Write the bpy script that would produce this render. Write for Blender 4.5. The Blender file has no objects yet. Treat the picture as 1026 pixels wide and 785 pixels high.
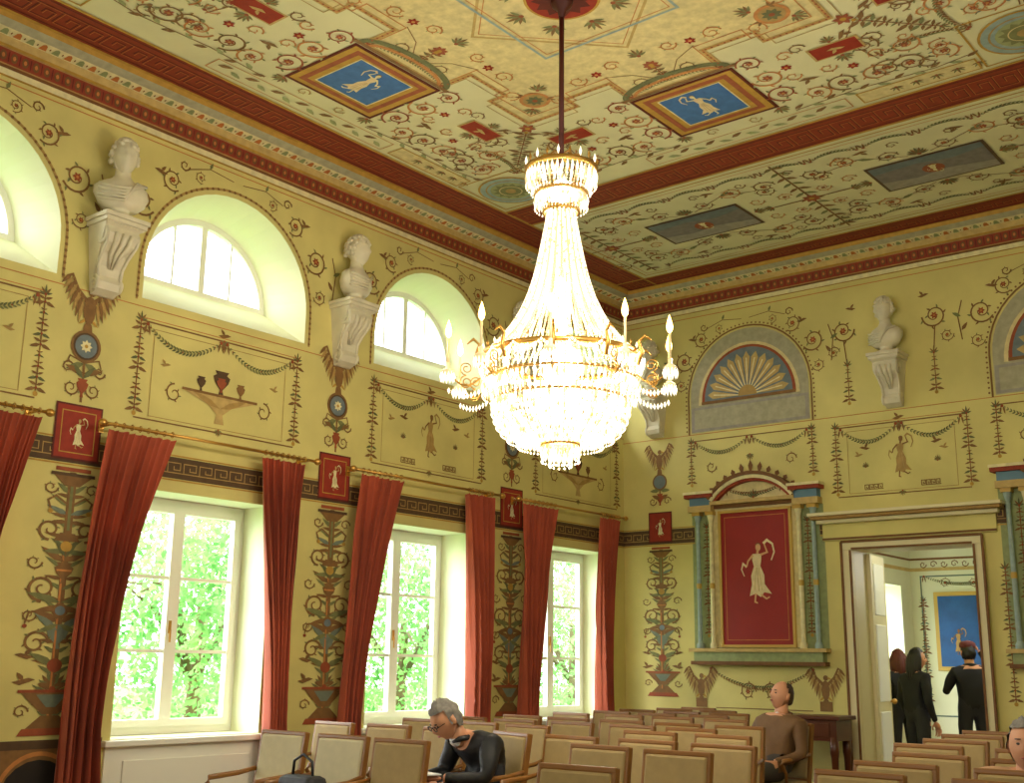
import bpy, bmesh, math, random
from mathutils import Vector, Matrix
random.seed(7)
D=11.8; FZ=0.28; CEIL=6.15; RX=8.4; Y0=-2.0
sc=bpy.context.scene
def lin(c):
    return tuple(((x/12.92) if x<=0.04045 else ((x+0.055)/1.055)**2.4) for x in c)
MATS={}
def mat(name,col,rough=0.6,metal=0.0,emis=0.0,ecol=None,noise=0.0,nscale=8.0,bump=0.0,sample=True):
    if name in MATS: return MATS[name]
    m=bpy.data.materials.new(name); m.use_nodes=True
    nt=m.node_tree; b=nt.nodes['Principled BSDF']
    c=lin(col)+(1,)
    b.inputs['Base Color'].default_value=c; b.inputs['Roughness'].default_value=rough; b.inputs['Metallic'].default_value=metal
    if emis>0:
        b.inputs['Emission Color'].default_value=(lin(ecol or col)+(1,)); b.inputs['Emission Strength'].default_value=emis
        if not sample:
            try: m.cycles.emission_sampling='NONE'
            except Exception: pass
    if noise>0 or bump>0:
        tc=nt.nodes.new('ShaderNodeTexCoord'); n=nt.nodes.new('ShaderNodeTexNoise'); n.inputs['Scale'].default_value=nscale; n.inputs['Detail'].default_value=5
        nt.links.new(tc.outputs['Object'],n.inputs['Vector'])
        if noise>0:
            r=nt.nodes.new('ShaderNodeValToRGB'); r.color_ramp.elements[0].position=0.3; r.color_ramp.elements[1].position=0.7
            r.color_ramp.elements[0].color=tuple(x*(1-noise) for x in c[:3])+(1,)
            r.color_ramp.elements[1].color=tuple(min(1,x*(1+noise*0.6)) for x in c[:3])+(1,)
            nt.links.new(n.outputs['Fac'],r.inputs['Fac']); nt.links.new(r.outputs['Color'],b.inputs['Base Color'])
        if bump>0:
            bp=nt.nodes.new('ShaderNodeBump'); bp.inputs['Strength'].default_value=bump; bp.inputs['Distance'].default_value=0.02
            nt.links.new(n.outputs['Fac'],bp.inputs['Height']); nt.links.new(bp.outputs['Normal'],b.inputs['Normal'])
    MATS[name]=m; return m
# ---- materials
WALLC=(0.845,0.80,0.50); CEILC=(0.87,0.855,0.68)
wallm=mat('wall_plaster',WALLC,0.8,noise=0.14,nscale=1.6)
ceilm=mat('ceiling_plaster',CEILC,0.8,noise=0.09,nscale=1.2)
revm=mat('reveal_white',(0.95,0.96,0.82),0.8)
whitem=mat('white_paint',(0.95,0.95,0.90),0.45)
cream=mat('cream_paint',(0.88,0.84,0.66),0.5)
goldm=mat('gilt',(0.80,0.62,0.32),0.32,0.85)
goldp=mat('gold_paint',(0.76,0.62,0.28),0.5)
marble=mat('plaster_bust',(0.87,0.84,0.73),0.5,noise=0.12,nscale=6)
woodf=mat('parquet',(0.45,0.28,0.13),0.35,noise=0.35,nscale=5)
pal={'brown':(0.47,0.31,0.15),'dbrown':(0.26,0.16,0.09),'red':(0.60,0.18,0.10),'orange':(0.76,0.46,0.22),'gold':(0.74,0.58,0.24),
 'green':(0.42,0.44,0.26),'dgreen':(0.33,0.35,0.21),'blue':(0.27,0.45,0.68),'slate':(0.44,0.49,0.50),'black':(0.13,0.10,0.07),'cream':(0.90,0.86,0.66),
 'pink':(0.80,0.60,0.44),'white':(0.92,0.90,0.82),'grey':(0.68,0.66,0.54),'lblue':(0.60,0.68,0.66),'tan':(0.76,0.65,0.40),'skin':(0.86,0.66,0.46),'dred':(0.38,0.13,0.08),
 'ochre':(0.86,0.80,0.58),'lgreen':(0.58,0.62,0.42),'teal':(0.40,0.46,0.42),'rbrown':(0.57,0.22,0.11),'fade':(0.66,0.52,0.28),'mauve':(0.50,0.48,0.47),'mauve2':(0.62,0.60,0.55),'robe':(0.88,0.80,0.62)}
HARD={'red','blue','slate','white','cream','tan','gold','ochre','grey','lblue','dred','mauve','mauve2','robe','skin','black'}
def pm(n,ground=None,f=0):
    if ground is None or f<=0 or n in HARD: return mat('paint_'+n,pal[n],0.75,noise=.16,nscale=17)
    c=tuple(a*(1-f)+b*f for a,b in zip(pal[n],ground))
    return mat('paint_soft%d_%s'%(int(f*100),n),c,0.75,noise=.18,nscale=17)
# ---- object helpers
def link(o,parent=None):
    sc.collection.objects.link(o)
    if parent: o.parent=parent
    return o
def tag(o,label=None,cat=None,kind=None,group=None):
    if label: o['label']=label
    if cat: o['category']=cat
    if kind: o['kind']=kind
    if group: o['group']=group
    return o
def empty(name,loc=(0,0,0),rz=0):
    o=bpy.data.objects.new(name,None); o.location=loc; o.rotation_euler=(0,0,rz); o.empty_display_size=0.1
    return link(o)
class MB:
    def __init__(s): s.v=[];s.f=[];s.m=[];s.mats=[]
    def mi(s,m):
        if m not in s.mats: s.mats.append(m)
        return s.mats.index(m)
    def add(s,vs,fs,m,tf=None):
        o=len(s.v); k=s.mi(m)
        s.v.extend([tuple(tf@Vector(v)) if tf else tuple(v) for v in vs])
        for f in fs: s.f.append([i+o for i in f]); s.m.append(k)
    def box(s,x0,x1,y0,y1,z0,z1,m,tf=None,bev=0.0):
        if bev>0:
            bm=bmesh.new(); bmesh.ops.create_cube(bm,size=1)
            for v in bm.verts: v.co=Vector(((x0+x1)/2+v.co.x*(x1-x0),(y0+y1)/2+v.co.y*(y1-y0),(z0+z1)/2+v.co.z*(z1-z0)))
            bmesh.ops.bevel(bm,geom=bm.edges[:],offset=bev,segments=2,affect='EDGES',profile=0.5)
            bm.verts.index_update()
            s.add([v.co.copy() for v in bm.verts],[[v.index for v in f.verts] for f in bm.faces],m,tf)
            bm.free(); return
        vs=[(x0,y0,z0),(x1,y0,z0),(x1,y1,z0),(x0,y1,z0),(x0,y0,z1),(x1,y0,z1),(x1,y1,z1),(x0,y1,z1)]
        s.add(vs,[(0,3,2,1),(4,5,6,7),(0,1,5,4),(1,2,6,5),(2,3,7,6),(3,0,4,7)],m,tf)
    def quad(s,a,b,c,d,m): s.add([a,b,c,d],[(0,1,2,3)],m)
    def lathe(s,prof,m,n=24,tf=None,a0=0,a1=2*math.pi):
        vs=[];fs=[]; full=abs(a1-a0-2*math.pi)<1e-6; cols=n if full else n+1
        for i in range(cols):
            a=a0+(a1-a0)*i/n
            for r,z in prof: vs.append((r*math.cos(a),r*math.sin(a),z))
        k=len(prof)
        for i in range(n):
            j=(i+1)%cols
            for q in range(k-1): fs.append((i*k+q,j*k+q,j*k+q+1,i*k+q+1))
        s.add(vs,fs,m,tf)
    def tube(s,path,rad,m,n=8,tf=None,caps=True):
        P=[Vector(p) for p in path]; vs=[];fs=[]
        if not hasattr(rad,'__len__'): rad=[rad]*len(P)
        up=Vector((0,0,1)); prev=None
        for i,p in enumerate(P):
            t=(P[min(i+1,len(P)-1)]-P[max(i-1,0)]).normalized()
            if prev is None:
                a=up if abs(t.dot(up))<0.95 else Vector((1,0,0))
                x=(a-t*a.dot(t)).normalized()
            else: x=(prev-t*prev.dot(t)).normalized()
            prev=x; y=t.cross(x)
            for k in range(n):
                an=2*math.pi*k/n; vs.append(p+(x*math.cos(an)+y*math.sin(an))*rad[i])
        for i in range(len(P)-1):
            for k in range(n):
                k2=(k+1)%n; fs.append((i*n+k,i*n+k2,(i+1)*n+k2,(i+1)*n+k))
        if caps: fs.append(tuple(range(n-1,-1,-1))); fs.append(tuple((len(P)-1)*n+k for k in range(n)))
        s.add(vs,fs,m,tf)
    def ell(s,c,r,m,n=14,k=9,tf=None,fn=None):
        vs=[];fs=[]
        for i in range(k+1):
            ph=math.pi*i/k
            for j in range(n):
                th=2*math.pi*j/n
                d=Vector((math.sin(ph)*math.cos(th),math.sin(ph)*math.sin(th),math.cos(ph)))
                p=Vector((c[0]+r[0]*d.x,c[1]+r[1]*d.y,c[2]+r[2]*d.z))
                if fn: p=fn(p,d)
                vs.append(p)
        for i in range(k):
            for j in range(n): fs.append((i*n+j,(i+1)*n+j,(i+1)*n+(j+1)%n,i*n+(j+1)%n))
        s.add(vs,fs,m,tf)
    def octa(s,c,r,h,m,tf=None):
        x,y,z=c
        s.add([(x+r,y,z),(x,y+r,z),(x-r,y,z),(x,y-r,z),(x,y,z+h),(x,y,z-h)],[(0,1,4),(1,2,4),(2,3,4),(3,0,4),(1,0,5),(2,1,5),(3,2,5),(0,3,5)],m,tf)
    def obj(s,name,parent=None,loc=(0,0,0),smooth=False,rz=0):
        me=bpy.data.meshes.new(name); me.from_pydata([tuple(v) for v in s.v],[],s.f); 
        for m in s.mats: me.materials.append(m)
        me.polygons.foreach_set('material_index',s.m)
        if smooth: me.polygons.foreach_set('use_smooth',[True]*len(s.f))
        me.update()
        o=bpy.data.objects.new(name,me); o.location=loc; o.rotation_euler=(0,0,rz)
        return link(o,parent)
# ---- painter
class Paint(MB):
    def __init__(s,mp,ground=None,soft=0): super().__init__(); s.mp=mp; s.st=[(1,0,0,1,0,0)]; s.jit=0; s.ground=ground; s.soft=soft
    def push(s,tx=0,ty=0,rot=0,sx=1,sy=1):
        a,b,c,d,e,f=s.st[-1]; cr,sr=math.cos(rot),math.sin(rot)
        m=(cr*sx,sr*sx,-sr*sy,cr*sy,tx,ty)
        s.st.append((a*m[0]+c*m[1],b*m[0]+d*m[1],a*m[2]+c*m[3],b*m[2]+d*m[3],a*m[4]+c*m[5]+e,b*m[4]+d*m[5]+f))
    def pop(s): s.st.pop()
    def P(s,u,v,l):
        a,b,c,d,e,f=s.st[-1]; return s.mp(a*u+c*v+e,b*u+d*v+f,0.002+0.0014*l+s.jit)
    def raw(s,pts,faces,col,l):
        s.jit=(s.jit+0.00007)%0.0012
        s.add([s.P(u,v,l) for u,v in pts],faces,pm(col,s.ground,s.soft))
    def poly(s,pts,col,l=1): s.raw(pts,[tuple(range(len(pts)))],col,l)
    def rect(s,u0,v0,u1,v1,col,l=1): s.poly([(u0,v0),(u1,v0),(u1,v1),(u0,v1)],col,l)
    def disc(s,u,v,r,col,l=1,n=14,ry=None):
        ry=ry or r; s.poly([(u+r*math.cos(2*math.pi*i/n),v+ry*math.sin(2*math.pi*i/n)) for i in range(n)],col,l)
    def line(s,pts,w,col,l=1,close=False,w1=None):
        if close: pts=list(pts)+[pts[0]]
        n=len(pts)
        if n<2: return
        vs=[];fs=[]
        for i,(u,v) in enumerate(pts):
            if close and i in(0,n-1): a=pts[n-2]; b=pts[1]
            else: a=pts[max(i-1,0)]; b=pts[min(i+1,n-1)]
            c=(u,v)
            d1=(c[0]-a[0],c[1]-a[1]); d2=(b[0]-c[0],b[1]-c[1])
            L1=math.hypot(*d1) or 0; L2=math.hypot(*d2) or 0
            if L1<1e-9: d1=d2;L1=L2
            if L2<1e-9: d2=d1;L2=L1
            n1=(-d1[1]/L1,d1[0]/L1); n2=(-d2[1]/L2,d2[0]/L2)
            mx,my=n1[0]+n2[0],n1[1]+n2[1]; q=mx*mx+my*my
            if q<0.3: mx,my=n1; k=1
            else: k=2/q
            ww=(w if w1 is None else w+(w1-w)*i/(n-1))/2
            vs.append((u+mx*k*ww,v+my*k*ww)); vs.append((u-mx*k*ww,v-my*k*ww))
        for i in range(n-1): fs.append((2*i,2*i+1,2*i+3,2*i+2))
        s.raw(vs,fs,col,l)
    def frame(s,u0,v0,u1,v1,w,col,l=1): s.line([(u0,v0),(u1,v0),(u1,v1),(u0,v1)],w,col,l,close=True)
    def arc(s,u,v,r,a0,a1,w,col,l=1,n=20,ry=None):
        ry=ry or r; s.line([(u+r*math.cos(a0+(a1-a0)*i/n),v+ry*math.sin(a0+(a1-a0)*i/n)) for i in range(n+1)],w,col,l)
    def ring(s,u,v,r,w,col,l=1,n=24): s.line([(u+r*math.cos(2*math.pi*i/n),v+r*math.sin(2*math.pi*i/n)) for i in range(n)],w,col,l,close=True)
    def leaf(s,u,v,a,L,w,col,l=2):
        c,si=math.cos(a),math.sin(a)
        s.poly([(u+c*x-si*y,v+si*x+c*y) for x,y in [(0,0),(L*.35,-w/2),(L*.7,-w*.35),(L,0),(L*.7,w*.35),(L*.35,w/2)]],col,l)
    def spiral(s,u,v,r,a0,turns,col,w=0.012,sg=1,l=2,leaves=True,lc='green'):
        n=int(18*turns)+2; pts=[]
        for i in range(n+1):
            t=i/n; rr=r*(1-t*0.8); a=a0+sg*turns*2*math.pi*t
            pts.append((u+rr*math.cos(a),v+rr*math.sin(a)))
        s.line(pts,w*1.2,col,l,w1=w*.6)
        if leaves:
            for i in range(1,int(n*.75),3):
                p=pts[i]; a=math.atan2(p[1]-v,p[0]-u)+sg*0.7
                s.leaf(p[0],p[1],a,r*.36,r*.15,lc if i%2==1 else col,l+1)
    def flower(s,u,v,r,col='red',c2='orange',l=3,n=6):
        for i in range(n): s.leaf(u,v,2*math.pi*i/n,r,r*.6,col,l)
        s.disc(u,v,r*.3,c2,l+1,8)
    def rinceau(s,u,v,r,a0=0,sg=1,col='brown',lc='green',fc='rbrown'):
        s.spiral(u,v,r,a0,1.5,col,sg=sg,lc=lc,w=r*.12); s.flower(u,v,r*.32,fc,'orange')
    def dots(s,pts,sp,r,col,l=2,close=False):
        if close: pts=list(pts)+[pts[0]]
        for (a,b) in zip(pts[:-1],pts[1:]):
            L=math.hypot(b[0]-a[0],b[1]-a[1]); n=max(1,int(L/sp))
            for i in range(n):
                t=(i+.5)/n; s.disc(a[0]+(b[0]-a[0])*t,a[1]+(b[1]-a[1])*t,r,col,l,6)
    def festoon(s,u0,u1,v,sag,col='dgreen',c2='green',w=0.046,l=2):
        n=max(8,int(abs(u1-u0)/0.03))
        for i in range(n+1):
            t=i/n; u=u0+(u1-u0)*t; y=v-sag*4*t*(1-t)
            sl=math.atan2(-sag*4*(1-2*t),(u1-u0)); k=w*(.5+2*t*(1-t))
            s.leaf(u,y,sl+.6,k,k*.42,col,l); s.leaf(u,y,sl-.6,k,k*.42,c2,l+1)
            if i%5==2: s.disc(u,y,w*.16,'rbrown',l+2,6)
        for u in (u0,u1):
            s.disc(u,v,.016,'rbrown',l+2,8)
            s.leaf(u-.01,v,-1.75,.09,.02,'brown',l); s.leaf(u+.01,v,-1.4,.09,.02,'brown',l)
    def palmette(s,u,v,r,a=math.pi/2,col='brown',c2='green',l=2,n=7):
        for i in range(n):
            t=(i-(n-1)/2)/((n-1)/2); s.leaf(u,v,a+t*1.25,r*(1-.3*abs(t)),r*.22,col if i%2 else c2,l)
        s.disc(u,v,r*.14,'rbrown',l+1,8)
    def key(s,u0,u1,v0,v1,cell,w,col,l=2):
        n=int(round((u1-u0)/cell)); c=(u1-u0)/n; h=v1-v0
        for i in range(n):
            x=u0+i*c
            s.line([(x,v0),(x,v1),(x+.78*c,v1),(x+.78*c,v0+.3*h),(x+.38*c,v0+.3*h),(x+.38*c,v0+.66*h)],w,col,l)
        s.line([(u0,v0),(u1,v0)],w,col,l)
    def tree(s,u,v0,v1,col='brown',c2='green',w=.09):
        s.line([(u,v0),(u,v1)],.01,col,2)
        n=max(3,int((v1-v0)/.08))
        for i in range(n):
            y=v0+(v1-v0)*(i+.3)/n; k=w*(1.1-.65*((i%4)/3.3))
            for sg in (1,-1):
                s.leaf(u,y,math.pi/2+sg*1.9,k,k*.34,c2 if i%2 else col,2); s.leaf(u,y+.02,math.pi/2+sg*1.2,k*.7,k*.26,col,3)
            s.disc(u,y,.010,'rbrown',4,6)
        s.palmette(u,v1,.08,math.pi/2,col,c2,n=5); s.disc(u,v0-.02,.02,'gold',3,8)
    def vase(s,u,v,w,h,col,l=3):
        s.poly([(u-.15*w,v),(u+.15*w,v),(u+.08*w,v+.2*h),(u+.4*w,v+.5*h),(u+.5*w,v+.75*h),(u+.3*w,v+.85*h),(u+.42*w,v+h),(u-.42*w,v+h),(u-.3*w,v+.85*h),(u-.5*w,v+.75*h),(u-.4*w,v+.5*h),(u-.08*w,v+.2*h)],col,l)
    def bird(s,u,v,k,sg=1,col='brown',l=3):
        s.poly([(u-sg*.5*k,v),(u-sg*.15*k,v-.14*k),(u+sg*.25*k,v),(u+sg*.5*k,v+.12*k),(u+sg*.2*k,v+.2*k),(u-sg*.1*k,v+.12*k)],col,l)
        s.leaf(u,v+.08*k,math.pi/2+sg*.7,.5*k,.22*k,col,l+1)
    def candelabrum(s,u,v0,v1):
        H=(v1-v0); k=H/2.0; s.push(u,v0,0,k*1.22,k)
        s.line([(0,0),(0,1.95)],.045,'brown',2); s.line([(-.012,.1),(-.012,1.9)],.014,'orange',3)
        for q in range(22):
            y=.12+.078*q; 
            for sg in (1,-1): s.leaf(0,y,math.pi/2-sg*(1.0+.4*(q%2)),.10+.03*(q%3),.030,'brown' if q%2 else 'green',2)
        s.poly([(-.2,0),(.2,0),(.17,.05),(-.17,.05)],'rbrown',3); s.poly([(-.15,.05),(.15,.05),(.06,.14),(-.06,.14)],'brown',3)
        s.poly([(-.05,.15),(.05,.15),(.14,.24),(.20,.31),(-.20,.31),(-.14,.24)],'brown',4); s.poly([(-.03,.2),(.03,.2),(.1,.29),(-.1,.29)],'teal',5); s.line([(-.22,.315),(.22,.315)],.022,'rbrown',5)
        s.palmette(0,.33,.15,math.pi/2,'green','brown',n=9)
        for sg in (1,-1):
            s.bird(sg*.19,.38,.15,-sg,'brown'); s.bird(sg*.2,.56,.13,sg,'brown'); s.spiral(sg*.14,.66,.09,math.pi if sg>0 else 0,1.4,'brown',sg=-sg,lc='green',w=.018)
            s.leaf(0,.50,math.pi/2-sg*1.1,.2,.055,'green',3); s.leaf(0,.75,math.pi/2-sg*.9,.22,.05,'teal',3); s.leaf(0,.84,math.pi/2-sg*1.3,.2,.04,'brown',3); s.leaf(0,.80,math.pi/2-sg*2.0,.16,.04,'green',3)
            s.spiral(sg*.13,1.06,.10,math.pi*1.5,1.5,'brown',sg=sg,lc='green',w=.019); s.leaf(0,.96,math.pi/2-sg*1.3,.24,.055,'green',3); s.leaf(0,.93,math.pi/2-sg*1.8,.18,.04,'brown',3)
            s.leaf(0,1.26,math.pi/2-sg*1.0,.2,.05,'brown',3); s.leaf(0,1.34,math.pi/2-sg*1.6,.16,.04,'green',3); s.leaf(0,1.3,math.pi/2-sg*.5,.16,.04,'dgreen',3)
            s.spiral(sg*.12,1.50,.08,math.pi*1.5,1.3,'brown',sg=sg,lc='green',w=.017); s.leaf(0,1.62,math.pi/2-sg*1.2,.17,.04,'teal',3); s.leaf(0,1.57,math.pi/2-sg*1.7,.14,.035,'brown',3)
            s.line([(sg*.02,1.7),(sg*.1,1.76),(sg*.15,1.72),(sg*.13,1.66)],.014,'brown',3); s.leaf(0,1.78,math.pi/2-sg*.9,.13,.035,'green',3); s.disc(sg*.13,1.64,.018,'gold',4,8)
            s.line([(sg*.02,.9),(sg*.2,.88),(sg*.22,.8)],.012,'brown',3); s.disc(sg*.22,.78,.016,'rbrown',4,8)
            s.spiral(sg*.20,1.25,.055,0,1.2,'brown',sg=sg,lc='green',w=.011); s.spiral(sg*.19,.17,.05,0,1.2,'brown',sg=-sg,lc='green',w=.011); s.spiral(sg*.2,.86,.05,0,1.2,'brown',sg=sg,lc='green',w=.011); s.spiral(sg*.14,1.82,.05,0,1.2,'brown',sg=sg,lc='green',w=.011)
        s.disc(0,.5,.05,'rbrown',4); s.vase(0,.62,.15,.18,'teal'); s.disc(0,.9,.055,'brown',4); s.disc(0,.9,.035,'slate',5); 
        s.vase(0,1.1,.13,.16,'brown'); s.line([(-.05,1.2),(.05,1.2)],.015,'orange',5); s.disc(0,1.38,.04,'gold',4); s.poly([(-.09,1.42),(.09,1.42),(.05,1.48),(-.05,1.48)],'brown',4)
        s.line([(0,1.48),(0,1.86)],.055,'brown',3); s.line([(0,1.5),(0,1.84)],.02,'green',4)
        s.poly([(-.05,1.84),(.05,1.84),(.13,1.92),(-.13,1.92)],'brown',4); s.line([(-.15,1.93),(.15,1.93)],.025,'dbrown',5); s.line([(-.12,1.97),(.12,1.97)],.03,'rbrown',4)
        s.pop()
    def eagle(s,u,v,k,col='brown'):
        s.push(u,v,0,k,k)
        s.disc(0,-.02,.13,col,4,12,.28); s.disc(.02,.33,.08,col,5,10); s.leaf(.06,.34,-.3,.14,.06,'gold',5)
        for sg in (1,-1):
            s.line([(sg*.05,.12),(sg*.28,.34),(sg*.42,.62)],.10,col,3,w1=.05)
            for i in range(8):
                t=i/7; x=sg*(.14+.28*t); y=.2+.42*t; s.leaf(x,y,-math.pi/2+sg*(.15+.55*t),.52-.2*t,.085,'brown' if i%2 else 'fade',4+i%2)
            s.leaf(0,-.2,-math.pi/2+sg*.25,.38,.1,col,3); s.leaf(sg*.05,-.2,-math.pi/2+sg*.9,.2,.06,'gold',4)
        s.pop()
    def pier(s,u):
        s.eagle(u,4.22,.40); s.line([(u,3.5),(u,4.2)],.02,'brown',2)
        s.disc(u,3.93,.125,'brown',3,20); s.disc(u,3.93,.105,'dbrown',4,20); s.disc(u,3.93,.09,'slate',5,20); s.flower(u,3.93,.05,'cream','gold',6,8)
        for sg in (1,-1):
            s.leaf(u,3.8,math.pi/2+sg*2.0,.16,.05,'green',3); s.leaf(u,3.72,math.pi/2+sg*1.3,.16,.05,'brown',3)
            s.spiral(u+sg*.09,3.6,.06,0 if sg<0 else math.pi,1.3,'brown',sg=sg); s.leaf(u,3.68,math.pi/2+sg*.7,.14,.04,'dgreen',3); s.line([(u,3.8),(u+sg*.12,3.84),(u+sg*.14,3.78)],.010,'brown',3)
            s.spiral(u+sg*.13,3.75,.05,0,1.2,'brown',sg=-sg)
        s.vase(u,3.54,.1,.14,'rbrown')
        s.rect(u-.19,3.06,u+.19,3.48,'dred',5); s.rect(u-.175,3.075,u+.175,3.465,'red',6); s.frame(u-.135,3.115,u+.135,3.425,.008,'gold',7)
        s.figure(u,3.15,.22,'tan','cream',8)
        s.candelabrum(u,1.12,3.02)
    def figure(s,u,v,h,skin='skin',dress='white',l=3,sg=1,scarf=True):
        s.push(u,v,0,h*sg,h)
        s.disc(.03,.93,.05,skin,l+2,12,.065); s.disc(.03,.965,.055,'brown',l+1,10,.05)
        s.line([(.02,.88),(.01,.8)],.045,skin,l+1)
        s.poly([(-.08,.82),(.09,.82),(.08,.7),(.06,.6),(-.06,.6),(-.09,.72)],dress,l+1)
        s.poly([(-.06,.61),(.06,.61),(.13,.45),(.13,.3),(.26,.13),(.12,.16),(.05,.08),(-.04,.14),(-.16,.1),(-.11,.3),(-.12,.45)],dress,l)
        s.line([(-.07,.8),(-.17,.70),(-.2,.60)],.04,skin,l+2,w1=.022); s.line([(.07,.8),(.2,.84),(.15,.98)],.04,skin,l+2,w1=.022)
        if scarf:
            s.line([(.13,.99),(.2,1.05),(.3,.98),(.33,.84),(.27,.7)],.05,dress,l,w1=.02); s.line([(-.2,.6),(-.27,.66),(-.30,.56),(-.25,.44)],.04,dress,l,w1=.015)
        s.line([(-.04,.14),(-.06,.0),(-.01,-.02)],.035,skin,l+1,w1=.022); s.line([(.06,.12),(.16,.05),(.22,.08)],.035,skin,l+1,w1=.022)
        s.line([(-.02,.58),(-.06,.2)],.010,'tan',l+1); s.line([(.03,.58),(.08,.2)],.010,'tan',l+1); s.line([(0,.58),(.02,.18)],.010,'fade',l+1)
        s.pop()
    def panel(s,c,hw,z0,z1,kind):
        s.line([(c-hw,z1),(c+hw,z1)],.014,'brown'); s.line([(c-hw,z1+.025),(c+hw,z1+.025)],.007,'orange')
        s.line([(c-hw,z0),(c+hw,z0)],.012,'brown'); s.frame(c-hw+.13,z0+.03,c+hw-.13,z1-.05,.006,'fade')
        for sg in (1,-1):
            s.tree(c+sg*hw,z0+.05,z1,'brown','dgreen',.08)
            s.festoon(c+sg*.03,c+sg*(hw-.06),z1-.02,.16)
            s.bird(c+sg*(hw-.25),z1-.32,.10,-sg,'fade')
        s.bird(c,z1+.04,.13,1); s.palmette(c,z1,.08,-math.pi/2)
        if kind=='urns':
            s.poly([(c-.05,z0+.07),(c+.05,z0+.07),(c+.03,z0+.15),(c+.12,z0+.22),(c+.36,z0+.30),(c-.36,z0+.30),(c-.12,z0+.22),(c-.03,z0+.15)],'tan',3)
            s.leaf(c,z0+.2,math.pi/2+1.2,.3,.05,'fade',4); s.leaf(c,z0+.2,math.pi/2-1.2,.3,.05,'fade',4)
            s.line([(c-.38,z0+.31),(c+.38,z0+.31)],.022,'brown',4)
            s.vase(c,z0+.32,.17,.20,'dbrown'); s.vase(c,z0+.34,.10,.12,'rbrown',4); s.vase(c-.2,z0+.32,.09,.12,'dbrown'); s.vase(c+.2,z0+.32,.09,.12,'brown')
            for sg in (1,-1): s.spiral(c+sg*.45,z0+.25,.08,math.pi/2,1.2,'brown',sg=-sg)
        else:
            s.figure(c,z0+.17,.42,'brown','fade'); 
            for sg in (1,-1):
                s.bird(c+sg*.38,z0+.5,.12,sg); s.key(c+sg*.3-.1,c+sg*.3+.1,z0+.06,z0+.11,.05,.008,'brown'); s.palmette(c+sg*.38,z0+.3,.06)
        s.palmette(c,z0+.02,.06,-math.pi/2)
    def spandrel(s,c,hw,zs,R):
        for sg in (1,-1):
            for a,r in ((.2,.075),(.52,.13),(.88,.10),(1.17,.055)):
                rr=R+.09+r; s.rinceau(c+sg*rr*math.cos(a),zs+rr*math.sin(a),r,a0=(math.pi+a if sg>0 else -a),sg=sg)
            x=c+sg*(R+.3); s.line([(x-.02*sg,zs+.62),(x+sg*.03,zs+.45),(x,zs+.2)],.012,'brown',2); s.leaf(x,zs+.45,.5 if sg>0 else 2.6,.1,.04,'green'); s.leaf(x,zs+.3,2.2 if sg>0 else .9,.1,.04,'brown')
            s.bird(c+sg*(R*.62+.25),zs+R*.98,.13,sg)
            s.line([(c+sg*.05,zs+R+.14),(c+sg*.3,zs+R+.17),(c+sg*.5,zs+R+.10)],.008,'brown',2); s.leaf(c+sg*.3,zs+R+.17,1.2,.07,.03,'green'); s.spiral(c+sg*.55,zs+R+.12,.05,0,1.2,'brown',sg=sg)

# =================================================== ROOM SHELL
CB=[3.39,5.80,8.35,10.87]
WH=0.68; WO=-0.10; SILL=1.07; WTOP=2.93; TW=0.36
LH=0.84; LB=4.43; LS=4.70; TL=0.42; GR=0.70; GB=4.73
def archpts(c,n=24):
    pts=[(c+LH,LB)]
    for i in range(n+1):
        a=math.pi*i/n; pts.append((c+LH*math.cos(a),LS+LH*math.sin(a)))
    pts.append((c-LH,LB)); return pts
def inpts(c,n=24):
    pts=[(c+GR,GB)]
    for i in range(n+1):
        a=math.pi*i/n; pts.append((c+GR*math.cos(a),GB+GR*math.sin(a)))
    pts.append((c-GR,GB)); return pts
w=MB()
def wq(y0,y1,z0,z1,m=wallm):
    if y1-y0>1e-4: w.quad((0,y0,z0),(0,y1,z0),(0,y1,z1),(0,y0,z1),m)
wq(Y0,D,FZ-.02,SILL)
y=Y0
for c in CB: wq(y,c+WO-WH,SILL,WTOP); y=c+WO+WH
wq(y,D,SILL,WTOP)
wq(Y0,D,WTOP,LB)
y=Y0; ZT=6.3
for c in CB:
    wq(y,c-LH,LB,ZT); y=c+LH
    ap=archpts(c)
    for a,b in zip(ap[:-1],ap[1:]):
        if abs(a[0]-b[0])<1e-6: continue
        w.quad((0,b[0],b[1]),(0,a[0],a[1]),(0,a[0],ZT),(0,b[0],ZT),wallm)
wq(y,D,LB,ZT)
for c in CB:
    a,b=c+WO-WH,c+WO+WH
    w.quad((0,a,SILL),(-TW-.1,a,SILL),(-TW-.1,a,WTOP),(0,a,WTOP),revm); w.quad((0,b,SILL),(0,b,WTOP),(-TW-.1,b,WTOP),(-TW-.1,b,SILL),revm)
    w.quad((0,a,WTOP),(-TW-.1,a,WTOP),(-TW-.1,b,WTOP),(0,b,WTOP),revm); w.quad((0,a,SILL),(0,b,SILL),(-TW-.1,b,SILL),(-TW-.1,a,SILL),revm)
    ap,ip=archpts(c),inpts(c)
    for i in range(len(ap)-1): w.quad((0,*ap[i]),(0,*ap[i+1]),(-TL,*ip[i+1]),(-TL,*ip[i]),revm)
    w.quad((0,c-LH,LB),(0,c+LH,LB),(-TL,c+GR,GB),(-TL,c-GR,GB),revm)
    for i in range(len(ip)-1): w.quad((-TL,*ip[i]),(-TL,*ip[i+1]),(-TL-.12,*ip[i+1]),(-TL-.12,*ip[i]),revm)
wl=tag(w.obj('wall_left'),kind='structure')
DX0,DX1,DT=2.88,4.12,2.85
w=MB()
def bq(x0,x1,z0,z1): w.quad((x0,D,z0),(x0,D,z1),(x1,D,z1),(x1,D,z0),wallm)
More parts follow.
